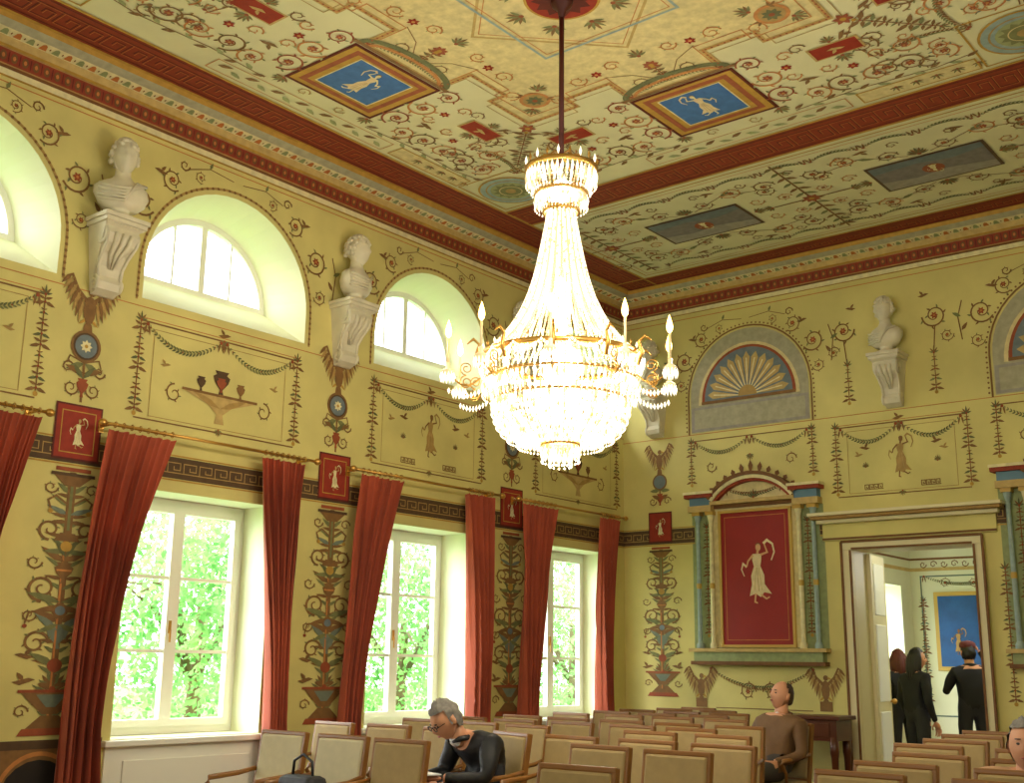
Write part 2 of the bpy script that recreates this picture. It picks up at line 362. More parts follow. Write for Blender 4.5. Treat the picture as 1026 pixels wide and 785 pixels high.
bq(0,DX0,FZ-.02,6.3); bq(DX1,RX,FZ-.02,6.3); bq(DX0,DX1,DT,6.3)
w.quad((DX0,D,FZ),(DX0,D+.35,FZ),(DX0,D+.35,DT),(DX0,D,DT),cream); w.quad((DX1,D,FZ),(DX1,D,DT),(DX1,D+.35,DT),(DX1,D+.35,FZ),cream); w.quad((DX0,D,DT),(DX0,D+.35,DT),(DX1,D+.35,DT),(DX1,D,DT),cream)
wb=tag(w.obj('wall_back'),kind='structure')
w=MB(); w.quad((RX,Y0,FZ),(RX,D,FZ),(RX,D,6.3),(RX,Y0,6.3),wallm); tag(w.obj('wall_right'),kind='structure')
w=MB(); w.quad((-.0,Y0,FZ),(RX,Y0,FZ),(RX,Y0,6.3),(-.0,Y0,6.3),wallm); tag(w.obj('wall_front'),kind='structure')
w=MB(); w.box(0,RX,Y0,D+.35,FZ-.1,FZ,woodf); fl=tag(w.obj('floor'),kind='structure')
w=MB(); w.box(-.6,RX+.3,Y0-.3,D+.05,CEIL,CEIL+.15,ceilm); ce=tag(w.obj('ceiling'),kind='structure')
prof=[(0,5.80,'gold'),(.03,5.80,'cream'),(.03,5.85,'brown'),(.055,5.86,'rbrown'),(.075,5.99,'gold'),(.10,6.00,'tan'),(.115,6.055,'cream'),(.20,6.075,'grey'),(.27,6.105,'gold'),(.28,6.15,'gold')]
w=MB()
for (a,za,ca),(b,zb,_) in zip(prof[:-1],prof[1:]):
    w.quad((a,Y0,za),(b,Y0,zb),(b,D-b,zb),(a,D-a,za),pm(ca))
tr=tag(w.obj('trim_1'),kind='structure')
w=MB()
for (a,za,ca),(b,zb,_) in zip(prof[:-1],prof[1:]):
    w.quad((a,D-a,za),(b,D-b,zb),(RX,D-b,zb),(RX,D-a,za),pm(ca))
tr2=tag(w.obj('trim_2'),kind='structure')
def corn_left(u,v,d): return (.055+.02*v+d,u,5.86+.13*v)
def corn_back(u,v,d): return (u,D-(.055+.02*v)-d,5.86+.13*v)
def corn_left2(u,v,d): return (.115+.085*v+d*.3,u,6.055+.02*v-d)
def corn_back2(u,v,d): return (u,D-(.115+.085*v)-d*.3,6.055+.02*v-d)
for mp,mp2,u0,u1,par in ((corn_left,corn_left2,2.2,D-.06,tr),(corn_back,corn_back2,.06,7.2,tr2)):
    p=Paint(mp); n=int((u1-u0)/.085)
    for i in range(n):
        u=u0+(i+.5)*(u1-u0)/n
        p.disc(u,.5,.026,'brown',1,8,.30); p.disc(u,.5,.013,'orange',2,6,.14); p.rect(u+.04,.2,u+.046,.8,'dred',1)
    p.rect(u0,.9,u1,1,'fade',1); p.rect(u0,0,u1,.08,'fade',1)
    o=p.obj('painted_moulding',par)
    p=Paint(mp2); n=int((u1-u0)/.10)
    for i in range(n):
        u=u0+(i+.5)*(u1-u0)/n
        p.poly([(u-.03,.15),(u+.03,.15),(u+.018,.75),(u,.9),(u-.018,.75)],'lgreen' if i%2 else 'orange',1); p.disc(u+.05,.5,.006,'brown',1,6,.15)
    p.obj('painted_moulding',par)
# =================================================== PAINTED LEFT WALL
p=Paint(lambda u,v,d:(d,u,v),WALLC,.14)
PIERS=[4.52,7.07,9.62]
def band(p,u0,u1):
    p.rect(u0,3.04,u1,3.21,'dbrown',1); p.line([(u0,3.222),(u1,3.222)],.012,'gold',2); p.line([(u0,3.028),(u1,3.028)],.012,'gold',2)
    p.key(u0,u1,3.085,3.165,.15,.008,'fade',3)
band(p,2.0,D)
for i,c in enumerate(CB):
    p.panel(c-.03,.80,3.47,4.25,'urns' if i%2 else 'fig')
    ap=[(c+(LH+.05)*1,LB-.02)]+[(c+(LH+.05)*math.cos(math.pi*k/24),LS+(LH+.05)*math.sin(math.pi*k/24)) for k in range(25)]+[(c-LH-.05,LB-.02)]
    p.line(ap,.022,'fade',1); p.dots(ap,.045,.014,'brown',2)
    p.spandrel(c,LH,LS,LH)
for u in PIERS: p.pier(u)
p.line([(2,4.36),(D,4.36)],.008,'orange',1)
p.line([(2,5.76),(D,5.76)],.01,'orange',1)
p.rect(4.05,FZ,4.9,1.06,'brown',1); p.rect(4.0,1.03,4.95,1.09,'dbrown',2); p.poly([(4.2,FZ),(4.75,FZ),(4.75,.7)]+[(4.475+.275*math.cos(a*math.pi/10),.7+.26*math.sin(a*math.pi/10)) for a in range(11)]+[(4.2,.7)],'black',3)
p.arc(4.475,.7,.3,0,math.pi,.03,'orange',4)
p.obj('painted_decoration',wl)
# =================================================== PAINTED BACK WALL
p=Paint(lambda u,v,d:(u,D-d,v),WALLC,.14)
band(p,0,.98); band(p,2.52,2.6); band(p,4.32,4.45)
for c in (1.72,5.20):
    hw=.75; zs=4.74
    def arc(R,b): return [(c+R,b)]+[(c+R*math.cos(math.pi*k/24),zs+R*math.sin(math.pi*k/24)) for k in range(25)]+[(c-R,b)]
    p.poly(arc(hw,4.32),'grey',1); p.line(arc(hw+.03,4.30),.02,'brown',2); p.dots(arc(hw+.06,4.32),.05,.012,'brown',2)
    p.rect(c-.74,4.33,c+.74,4.62,'mauve2',2); p.rect(c-.70,4.36,c+.70,4.59,'grey',3)
    p.line([(c+.62*math.cos(math.pi*k/24),4.64+.66*math.sin(math.pi*k/24)) for k in range(25)],.05,'ochre',3)
    p.poly([(c+.60*math.cos(math.pi*k/24),4.66+.63*math.sin(math.pi*k/24)) for k in range(25)],'rbrown',3)
    p.poly([(c+.56*math.cos(math.pi*k/24),4.68+.58*math.sin(math.pi*k/24)) for k in range(25)],'slate',4)
    for k in range(13):
        a=math.pi*(k+.5)/13; p.poly([(c+.07*math.cos(a),4.69+.07*math.sin(a)),(c+.45*math.cos(a-.10),4.69+.45*math.sin(a-.10)),(c+.52*math.cos(a),4.69+.52*math.sin(a)),(c+.45*math.cos(a+.10),4.69+.45*math.sin(a+.10))],'tan',6)
        p.line([(c+.1*math.cos(a),4.69+.1*math.sin(a)),(c+.44*math.cos(a),4.69+.44*math.sin(a))],.014,'cream',7)
    p.poly([(c+.12*math.cos(math.pi*k/12),4.69+.12*math.sin(math.pi*k/12)) for k in range(13)],'fade',8)
    p.line([(c-.6,4.66),(c+.6,4.66)],.035,'brown',8)
    p.spandrel(c,hw,zs,hw-.02)
    p.line([(c-.78,4.22),(c+.78,4.22)],.012,'brown'); 
    for sg in (1,-1): p.tree(c+sg*.76,3.72,4.2,'brown','dgreen',.07); p.festoon(c+sg*.03,c+sg*.7,4.2,.14)
    p.palmette(c,4.0,.08,-math.pi/2); 
    for k in (-.5,.5): p.spiral(c+k,3.9,.07,0,1.2,'brown',sg=1 if k>0 else -1)
p.eagle(.52,4.03,.34); 
p.line([(.52,3.5),(.52,4.0)],.02,'brown',2); p.disc(.52,3.78,.1,'brown',3,20); p.disc(.52,3.78,.08,'slate',4,20); p.vase(.52,3.5,.1,.14,'rbrown')
for sg in (1,-1): p.leaf(.52,3.68,math.pi/2+sg*1.6,.14,.05,'green',3); p.leaf(.52,3.58,math.pi/2+sg*1.2,.12,.05,'brown',3); p.spiral(.52+sg*.1,3.55,.05,0,1.2,'brown',sg=sg)
p.rect(.36,3.06,.68,3.42,'dred',5); p.rect(.375,3.075,.665,3.405,'red',6); p.figure(.52,3.13,.20,'tan','cream',8)
p.candelabrum(.52,1.3,3.02)
p.panel(3.45,.70,3.42,4.17,'fig')
for sg in (1,-1):
    p.tree(3.4+sg*.47,4.45,4.85,'brown','green',.08); p.rinceau(3.4+sg*.5,5.25,.13,0 if sg<0 else math.pi,sg); p.line([(3.4+sg*.47,4.85),(3.4+sg*.5,5.14)],.012,'brown',2); p.rinceau(3.4+sg*.62,5.02,.07,0,-sg); p.bird(3.4+sg*.4,5.48,.12,sg)
p.line([(0,4.30),(RX,4.30)],.008,'orange',1); p.line([(0,5.74),(RX,5.74)],.01,'orange',1)
for u in (1.02,2.5): p.eagle(u,1.42,.36,'brown'); p.rect(u-.07,1.2,u+.07,1.3,'brown',3)
p.festoon(1.15,2.37,1.62,.2,'dgreen','brown'); p.rinceau(1.6,1.38,.1,0,1); p.rinceau(1.88,1.38,.1,math.pi,-1); p.line([(1.2,1.2),(2.35,1.2)],.01,'brown')
p.tree(4.40,1.35,2.6,'brown','dgreen',.07)
p.obj('painted_decoration',wb)
# =================================================== PAINTED CEILING
p=Paint(lambda u,v,d:(u,v,CEIL-d),CEILC,.20)
def bnd(L,h):
    p.soft=0
    p.rect(0,0,L,h,'rbrown',1); p.line([(0,0),(L,0)],.03,'gold',3); p.line([(0,h),(L,h)],.03,'gold',3); p.line([(0,.045),(L,.045)],.012,'dred',3); p.line([(0,h-.045),(L,h-.045)],.012,'dred',3); p.key(0,L,.11,h-.11,.19,.010,'dred',2); p.key(.02,L,.125,h-.095,.19,.005,'orange',3)
    p.soft=.20
def band_h(x0,x1,y0,y1): p.push(x0,y0); bnd(x1-x0,y1-y0); p.pop()
def band_v(x0,x1,y0,y1): p.push(x1,y0,math.pi/2); bnd(y1-y0,x1-x0); p.pop()
band_v(.30,.70,1.5,11.50); band_h(.70,7.6,8.60,9.04); band_h(.30,7.6,11.22,11.52)
cx,cy=3.5,5.8
Q=[(.42,1.52),(.42,1.2),(.85,1.2),(.85,1.36),(1.36,1.36),(1.36,.85),(1.2,.85),(1.2,.42),(1.52,.42)]
star=[]
for k in range(4):
    a=-k*math.pi/2
    for x,y in Q: star.append((cx+x*math.cos(a)-y*math.sin(a),cy+x*math.sin(a)+y*math.cos(a)))
p.poly(star,'ochre',0); p.line(star,.045,'tan',2,close=True); p.line(star,.012,'orange',3,close=True); p.dots(star,.05,.010,'rbrown',4,close=True)
inner=[(cx+(x-cx)*.93,cy+(y-cy)*.93) for x,y in star]; p.line(inner,.010,'orange',2,close=True)
outr=[(cx+(x-cx)*1.06,cy+(y-cy)*1.06) for x,y in star]; p.line(outr,.008,'fade',2,close=True)
for k in range(4):
    p.push(cx,cy,k*math.pi/2)
    p.rect(-.47,1.56,.47,2.38,'dred',2); p.rect(-.44,1.59,.44,2.35,'gold',3); p.frame(-.36,1.65,.36,2.28,.05,'rbrown',4); p.rect(-.28,1.70,.28,2.22,'blue',4); p.frame(-.28,1.70,.28,2.22,.012,'cream',5)
    p.push(0,1.96,math.pi); p.figure(0,-.2,.40,'cream','robe',6); p.pop()
    p.arc(0,1.52,.46,math.pi,2*math.pi,.055,'dgreen',3,ry=.17); p.arc(0,1.52,.38,math.pi,2*math.pi,.03,'orange',4,ry=.12); p.line([(-.52,1.53),(.52,1.53)],.035,'brown',4); p.festoon(-.4,.4,1.50,.07,'green','brown',.04)
    for sg in (1,-1):
        p.rinceau(sg*.60,1.60,.11,0 if sg<0 else math.pi,sg,'rbrown','green'); p.rinceau(sg*.61,1.88,.14,0 if sg<0 else math.pi,-sg,'orange','lgreen'); p.rinceau(sg*.60,2.18,.14,math.pi/2,sg,'rbrown','green')
        p.palmette(sg*.45,2.40,.12,math.pi/2-sg*.3,'green','brown'); p.bird(sg*.86,2.08,.17,sg,'brown'); p.flower(sg*.80,1.82,.05); p.spiral(sg*.78,1.98,.07,0,1.2,'orange',sg=sg,lc='lgreen'); p.spiral(sg*.2,2.46,.06,0,1.2,'fade',sg=sg,lc='lgreen')
        p.spiral(sg*.86,1.66,.07,0,1.2,'orange',sg=-sg,lc='lgreen')
        p.rinceau(sg*.82,2.34,.12,math.pi/2,-sg,'orange','green'); p.rinceau(sg*1.06,2.30,.14,math.pi/2,sg,'brown','green'); p.rinceau(sg*1.32,2.32,.13,0,-sg,'orange','lgreen'); p.rinceau(sg*1.58,2.32,.14,math.pi,sg,'brown','green'); p.rinceau(sg*1.84,2.30,.12,math.pi/2,-sg,'orange','teal')
        p.line([(sg*.55,2.52),(sg*1.1,2.48),(sg*1.7,2.52),(sg*2.0,2.47)],.010,'brown',2); 
        for q in range(11): p.leaf(sg*(.55+.14*q),2.50,(.5 if q%2 else -.5)+(0 if sg>0 else math.pi),.11,.045,'lgreen' if q%2 else 'brown')
        p.push(sg*1.22,1.78,0); p.rect(-.20,-.10,.20,.10,'tan',3); p.rect(-.18,-.085,.18,.085,'red',4); p.bird(0,-.01,.14,sg,'tan',5); p.pop()
        p.palmette(sg*1.22,1.9,.12,math.pi/2,'brown','green'); p.palmette(sg*1.22,1.66,.10,-math.pi/2,'brown','green'); p.spiral(sg*1.5,1.80,.09,math.pi,1.2,'brown',sg=sg); p.spiral(sg*.98,1.62,.07,0,1.2,'brown',sg=-sg,lc='lgreen'); p.spiral(sg*1.05,2.02,.07,0,1.2,'orange',sg=sg,lc='lgreen'); p.spiral(sg*1.42,2.03,.07,0,1.2,'orange',sg=-sg,lc='lgreen')
        p.festoon(sg*1.45,sg*2.1,2.08,.08,'green','brown',.05); p.flower(sg*1.22,2.1,.05); p.spiral(sg*1.68,1.92,.06,0,1.2,'orange',sg=sg,lc='lgreen')
        p.spiral(sg*.22,1.34,.08,math.pi/2,1.3,'brown',sg=sg,lc='lgreen'); p.flower(sg*.42,1.02,.05); p.spiral(sg*.60,1.02,.08,0,1.4,'orange',sg=-sg,lc='lgreen'); p.spiral(sg*.25,.98,.07,0,1.4,'orange',sg=sg,lc='lgreen'); p.bird(sg*.95,1.1,.12,sg)
        p.line([(0,1.45),(sg*.2,1.2),(sg*.4,1.1)],.008,'brown',2)
    p.flower(0,1.15,.07,'rbrown','gold',n=8); p.palmette(0,.98,.12,-math.pi/2,'brown','green'); p.tree(0,1.2,1.36,'brown','green',.08)
    p.push(0,0,-math.pi/4)
    p.disc(0,1.5,.13,'orange',3,16); p.disc(0,1.5,.10,'fade',4); p.flower(0,1.5,.08,'dgreen','rbrown',n=8,l=5); p.palmette(0,1.66,.12,math.pi/2,'brown','green'); p.palmette(0,1.33,.12,-math.pi/2,'brown','green')
    for sg in (1,-1): p.spiral(sg*.2,1.45,.08,math.pi/2,1.2,'orange',sg=sg,lc='lgreen'); p.rinceau(sg*.33,2.3,.12,math.pi/2,sg,'brown','green'); p.bird(sg*.2,2.08,.15,sg); p.line([(0,2.1),(sg*.3,2.15),(sg*.5,2.5)],.010,'brown'); p.rinceau(sg*.28,2.6,.12,0,-sg,'orange','lgreen'); p.rinceau(sg*.62,2.62,.12,0,sg,'brown','green'); p.spiral(sg*.5,2.9,.09,0,1.2,'brown',sg=sg); p.rinceau(sg*.25,2.86,.09,0,sg,'orange','green')
    p.flower(0,2.02,.08,'rbrown','gold'); p.tree(0,2.12,2.75,'brown','green',.12)
    p.disc(0,3.38,.32,'gold',3,28); p.disc(0,3.38,.30,'lblue',4,28); p.ring(0,3.38,.24,.015,'fade',5); p.disc(0,3.38,.20,'lgreen',5,20); p.flower(0,3.38,.18,'green','fade',6,12); p.ring(0,3.38,.11,.01,'ochre',7)
    p.pop()
    for q in range(5): p.palmette(1.45+q*.16-.1,2.63,.09,math.pi/2,'green','brown',n=5)
    p.rect(1.05,2.56,1.98,2.74,'ochre',1); p.frame(1.05,2.56,1.98,2.74,.014,'gold',2); p.frame(-.95,2.57,.95,2.74,.008,'orange',2)
    for q in range(14): p.leaf(-.90+q*.13,2.655,.4 if q%2 else -.4,.13,.05,'lgreen' if q%2 else 'brown')
    p.frame(2.02,2.02,2.74,2.74,.016,'gold',2)
    p.pop()
for R,c_,w_ in ((.82,'tan',.022),(.76,'orange',.008)):
    p.line([(cx+R*math.cos(k*math.pi/2),cy+R*math.sin(k*math.pi/2)) for k in range(4)],w_,c_,1,close=True); p.line([(cx+R*math.cos(math.pi/4+k*math.pi/2),cy+R*math.sin(math.pi/4+k*math.pi/2)) for k in range(4)],w_,'lblue' if R>.8 else c_,2,close=True)
p.disc(cx,cy,.27,'gold',2,32); p.disc(cx,cy,.25,'red',3,32); p.flower(cx,cy,.22,'dred','rbrown',4,12)
for k in range(8): p.palmette(cx+.36*math.cos(k*math.pi/4),cy+.36*math.sin(k*math.pi/4),.14,k*math.pi/4,'brown','green')
# end strip
p.frame(.78,9.12,7.4,11.14,.016,'gold',1); p.frame(.84,9.18,7.3,11.08,.008,'orange',1)
for X in (2.15,4.55,6.9):
    p.rect(X-.54,9.80,X+.54,10.44,'dbrown',3); p.rect(X-.51,9.83,X+.51,10.41,'mauve',4); p.poly([(X-.51,10.20),(X-.2,10.26),(X+.1,10.20),(X+.51,10.28),(X+.51,10.41),(X-.51,10.41)],'mauve2',5)
    p.poly([(X-.51,10.10),(X-.3,10.16),(X-.1,10.10),(X+.1,10.2),(X+.3,10.12),(X+.51,10.16),(X+.51,9.83),(X-.51,9.83)],'mauve',6); p.poly([(X-.51,9.98),(X-.1,9.94),(X+.2,10.0),(X+.51,9.93),(X+.51,9.83),(X-.51,9.83)],'slate',7); p.disc(X,10.12,.10,'rbrown',8); p.figure(X,10.02,.2,'tan','cream',9)
    for s2 in (1,-1):
        yy=10.12+s2*.36; p.palmette(X,yy,.15,s2*math.pi/2,'brown','dgreen',n=9); 
        for sg in (1,-1):
            p.rinceau(X+sg*.25,yy+s2*.10,.1,0,sg,'brown','green'); p.line([(X+sg*.1,yy),(X+sg*.5,yy+s2*.2),(X+sg*.85,yy+s2*.12)],.010,'brown'); p.leaf(X+sg*.5,yy+s2*.2,s2*sg*.5,.15,.05,'green')
            p.rinceau(X+sg*.62,yy+s2*.22,.12,math.pi,-sg,'orange','green'); p.bird(X+sg*.42,yy+s2*.34,.16,sg); p.rinceau(X+sg*.90,yy+s2*.05,.10,0,sg,'brown','lgreen'); p.spiral(X+sg*.72,yy-s2*.14,.08,0,1.3,'orange',sg=sg)
    for sg in (1,-1): p.palmette(X+sg*.60,10.12,.13,0 if sg>0 else math.pi,'brown','green')
for X in (.98,3.35,5.7):
    p.line([(X,9.2),(X,11.05)],.022,'brown',2); p.line([(X-.4,10.13),(X+.4,10.13)],.022,'brown',2); p.flower(X,10.13,.10,'rbrown','gold',n=8)
    for q in range(13):
        yy=9.25+q*.14
        for sg in (1,-1): p.leaf(X,yy,math.pi/2+sg*1.0,.15-.006*abs(q-6),.05,'green' if q%2 else 'brown')
    for sg in (1,-1):
        p.rinceau(X+sg*.25,9.6,.12,0,sg,'brown','green'); p.rinceau(X+sg*.25,10.7,.12,0,-sg,'brown','green'); p.palmette(X+sg*.42,10.13,.12,0 if sg>0 else math.pi,'brown','green'); p.rinceau(X+sg*.2,9.95,.08,0,sg,'orange','green'); p.rinceau(X+sg*.2,10.35,.08,0,-sg,'orange','green')
for yy in (9.34,10.99):
    for q in range(12):
        X=1.2+q*.5
        p.festoon(X,X+.44,yy,.08,'dgreen','green',.05); p.spiral(X+.22,yy+.10 if yy<10 else yy-.20,.06,0,1.2,'brown',sg=1 if q%2 else -1)
p.obj('painted_decoration',ce)
# =================================================== WINDOWS
pane=bpy.data.materials.new('pane_glass'); pane.use_nodes=True; nt=pane.node_tree; nt.nodes.clear()
o_=nt.nodes.new('ShaderNodeOutputMaterial'); mx=nt.nodes.new('ShaderNodeMixShader'); t_=nt.nodes.new('ShaderNodeBsdfTransparent'); g_=nt.nodes.new('ShaderNodeBsdfGlossy'); g_.inputs['Roughness'].default_value=0.02
mx.inputs[0].default_value=0.05; nt.links.new(t_.outputs[0],mx.inputs[1]); nt.links.new(g_.outputs[0],mx.inputs[2]); nt.links.new(mx.outputs[0],o_.inputs[0])
wn=0
def rectbars(b,x0,x1,y0,y1,z0,z1,t,m):
    b.box(x0,x1,y0,y0+t,z0,z1,m); b.box(x0,x1,y1-t,y1,z0,z1,m); b.box(x0,x1,y0+t,y1-t,z0,z0+t,m); b.box(x0,x1,y0+t,y1-t,z1-t,z1,m)
for c in CB:
    wn+=1; a,bb=c+WO-WH+.002,c+WO+WH-.002
    b=MB(); rectbars(b,-TW-.06,-TW+.0,a,bb,SILL+.002,WTOP-.002,.06,whitem); fr=tag(b.obj('window_%d'%wn),kind='structure')
    mid=(a+bb)/2
    for (q0,q1,hs) in ((a+.06,mid+.0,1),(mid+.0,bb-.06,-1)):
        b=MB(); z0,z1=SILL+.06,WTOP-.06
        rectbars(b,-TW-.03,-TW+.03,q0,q1,z0,z1,.055,whitem)
        for k in (1,2):
            zz=z0+(z1-z0)*k/3; b.box(-TW-.015,-TW+.02,q0+.05,q1-.05,zz-.014,zz+.014,whitem)
        cs=b.obj('casement',fr)
        b=MB(); b.quad((-TW,q0+.05,z0+.05),(-TW,q1-.05,z0+.05),(-TW,q1-.05,z1-.05),(-TW,q0+.05,z1-.05),pane); b.obj('glass_pane',cs)
        if hs==1:
            b=MB(); b.box(-TW+.03,-TW+.045,mid-.03,mid-.01,1.85,1.95,goldm); b.box(-TW+.045,-TW+.055,mid-.026,mid-.014,1.78,1.88,goldm,bev=.002); b.obj('window_handle',cs)
    b=MB(); b.box(-.0,.07,a-.08,bb+.08,SILL-.05,SILL-.005,whitem,bev=.008); b.box(0,.02,a-.05,bb+.05,FZ,SILL-.05,whitem)
    b.box(.02,.035,a+.1,bb-.1,FZ+.15,SILL-.15,whitem,bev=.004); b.obj('window_sill',fr)
for c in CB:
    wn+=1; b=MB()
    def arcband(R0,R1,x0,x1,m,base):
        n=28
        for i in range(n):
            t0,t1=math.pi*i/n,math.pi*(i+1)/n
            P=lambda R,t,x:(x,c+R*math.cos(t),base+R*math.sin(t))
            b.quad(P(R0,t0,x1),P(R1,t0,x1),P(R1,t1,x1),P(R0,t1,x1),m); b.quad(P(R0,t0,x0),P(R0,t0,x1),P(R0,t1,x1),P(R0,t1,x0),m)
            b.quad(P(R1,t0,x0),P(R1,t0,x1),P(R1,t1,x1),P(R1,t1,x0),m); b.quad(P(R0,t0,x0),P(R1,t0,x0),P(R1,t1,x0),P(R0,t1,x0),m)
    arcband(GR-.055,GR-.001,-TL-.06,-TL+.0,whitem,GB); b.box(-TL-.06,-TL-.005,c-GR+.01,c+GR-.01,GB,GB+.05,whitem)
    b.box(-TL-.04,-TL-.005,c-.03,c+.03,GB+.05,GB+GR-.05,whitem)
    for sg in (1,-1): b.box(-TL-.03,-TL-.008,c+sg*.3-.01,c+sg*.3+.01,GB+.05,GB+math.sqrt((GR-.04)**2-.09),whitem)
    fr=tag(b.obj('window_%d'%wn),kind='structure')
    b=MB(); b.add([(-TL-.02,c+(GR-.03)*math.cos(math.pi*k/20),GB+.02+(GR-.03)*math.sin(math.pi*k/20)) for k in range(21)],[tuple(range(21))],pane); b.obj('glass_pane',fr)
# =================================================== CURTAINS + RODS
curt=mat('curtain_cloth',(0.69,0.30,0.18),0.8,noise=0.22,nscale=3)
curt.node_tree.nodes['Principled BSDF'].inputs['Sheen Weight'].default_value=0.2
h=MB(); n=10
h.tube([(.022*math.sin(2*math.pi*q/n),0,.022*math.cos(2*math.pi*q/n)) for q in range(n+1)],.004,goldm,5,caps=False)
ring_me=None
def curtain(t0,t1,b0,b1,label,seed):
    global ring_me
    r=random.Random(seed); b=MB(); cols=160; rows=56; vs=[];fs=[]; npl=12+r.uniform(-1,1); x0=.17; zt=3.318; zb=FZ+.015
    ph=[r.uniform(0,6) for _ in range(8)]
    for i in range(rows+1):
        t=i/rows; z=zt+(zb-zt)*t
        s=min(1,t/.72); e=1-(1-s)**1.6
        l=t0+(b0-t0)*e; rr=t1+(b1-t1)*e
        if t>.72: k=(t-.72)/.28; l-=.03*k; rr+=.06*k
        amp=.022+.026*min(1,t*2)+.010*math.sin(3*t+ph[0])
        for j in range(cols+1):
            u=j/cols; uu=u+.02*math.sin(7*t+ph[1]+u*5)+.015*math.sin(u*13+ph[6])
            wv=math.sin(2*math.pi*npl*uu+ph[2]*.2+1.1*math.sin(2.5*t+ph[3]))
            wv2=.55*math.sin(2*math.pi*npl*.35*uu+ph[4]+2*t)+.25*math.sin(2*math.pi*npl*1.6*uu+ph[7]+3*t)*t
            vs.append((x0+amp*(wv+wv2)+.02*math.sin(4*t+ph[5]), l+(rr-l)*u+.007*math.cos(2*math.pi*npl*uu), z-((.006+.012*abs(math.sin(math.pi*8*u))) if i==0 else 0)))
    for i in range(rows):
        for j in range(cols): q=i*(cols+1)+j; fs.append((q,q+1,q+cols+2,q+cols+1))
    b.add(vs,fs,curt); o=b.obj('curtain',smooth=True)
    tag(o,label,'curtain',group='drapes along the window wall')
    for k in range(8):
        y=t0+(t1-t0)*(k+.5)/8
        if ring_me is None: ro=h.obj('curtain_ring',o,(.17,y,3.345),smooth=True); ring_me=ro.data
        else: ro=bpy.data.objects.new('curtain_ring',ring_me); ro.location=(.17,y,3.345); link(ro,o)
CU=[((3.65,4.15),(3.62,3.80)),((4.69,5.26),(4.54,4.80)),((6.12,6.60),(6.30,6.45)),((7.24,7.80),(7.12,7.31)),((8.72,9.13),(8.82,9.03)),((9.63,10.22),(9.62,9.82)),((11.05,11.46),(11.05,11.23))]
for i,(t,bo) in enumerate(CU): curtain(t[0],t[1],bo[0],bo[1],'rust red floor-length drape gathered to the side of a tall window',i)
for i,(y0,y1) in enumerate(((2.1,4.2),(4.62,6.72),(7.15,9.27),(9.54,11.58))):
    b=MB(); b.tube([(.17,y0,3.345),(.17,y1,3.345)],.013,goldm,10)
    o=tag(b.obj('curtain_rod',smooth=True),'thin brass curtain rod with round finials over a window','curtain rod',group='curtain rods')
    for y in (y0,y1): 
        b=MB(); b.ell((.17,y,3.345),(.03,.035,.03),goldm); b.obj('finial',o,smooth=True)
        b=MB(); yy=y+(.08 if y==y0 else -.08); b.box(0.0,.02,yy-.02,yy+.02,3.30,3.39,goldm); b.box(.015,.16,yy-.008,yy+.008,3.338,3.352,goldm); b.obj('rod_bracket',o)
# =================================================== HEAD FUNCTION
def head_fn(p,d,k=1.0):
    x,y,z=d
    q=Vector(p)
    if y<0:
        f=-y
        g=math.exp(-((x/.16)**2))*math.exp(-(((z+.12)/.22)**2)); q.y-=.024*k*g*(1 if z<.1 else .5)
        for sx in (.36,-.36):
            q.y+=.011*k*math.exp(-(((x-sx)/.17)**2)-(((z-.06)/.11)**2))
        q.y-=.005*k*math.exp(-(((z-.24)/.1)**2))*f
        q.y-=.007*k*math.exp(-((x/.3)**2)-(((z+.52)/.09)**2))
        q.y+=.004*k*math.exp(-((x/.35)**2)-(((z+.45)/.04)**2))
        q.y-=.010*k*math.exp(-((x/.3)**2)-(((z+.85)/.12)**2))
    if z<-.1: q.x*=1-.26*min(1,(-z-.1)); 
    if z<-.3 and y>0: q.y-=.02*k
    return q
def add_head(b,c,m,k=1.0,tf=None,eyes=None,lips=None):
    C=Vector(c)
    T=(tf or Matrix())@Matrix.Translation(C)
    b.ell((0,0,0),(.077*k,.094*k,.118*k),m,28,24,tf=T,fn=lambda p,d:head_fn(p,d,k))
    for sx in (1,-1):
        b.ell((sx*.077*k,.008*k,-.005*k),(.010*k,.018*k,.030*k),m,8,6,tf=T)
        if eyes: b.ell((sx*.027*k,-.082*k,.006*k),(.011*k,.006*k,.006*k),eyes,8,6,tf=T)
        if eyes: b.box((sx*.027-.015)*k,(sx*.027+.015)*k,-.093*k,-.086*k,.024*k,.029*k,eyes,tf=T)
    if lips: b.ell((0,-.092*k,-.058*k),(.022*k,.006*k,.006*k),lips,8,6,tf=T)
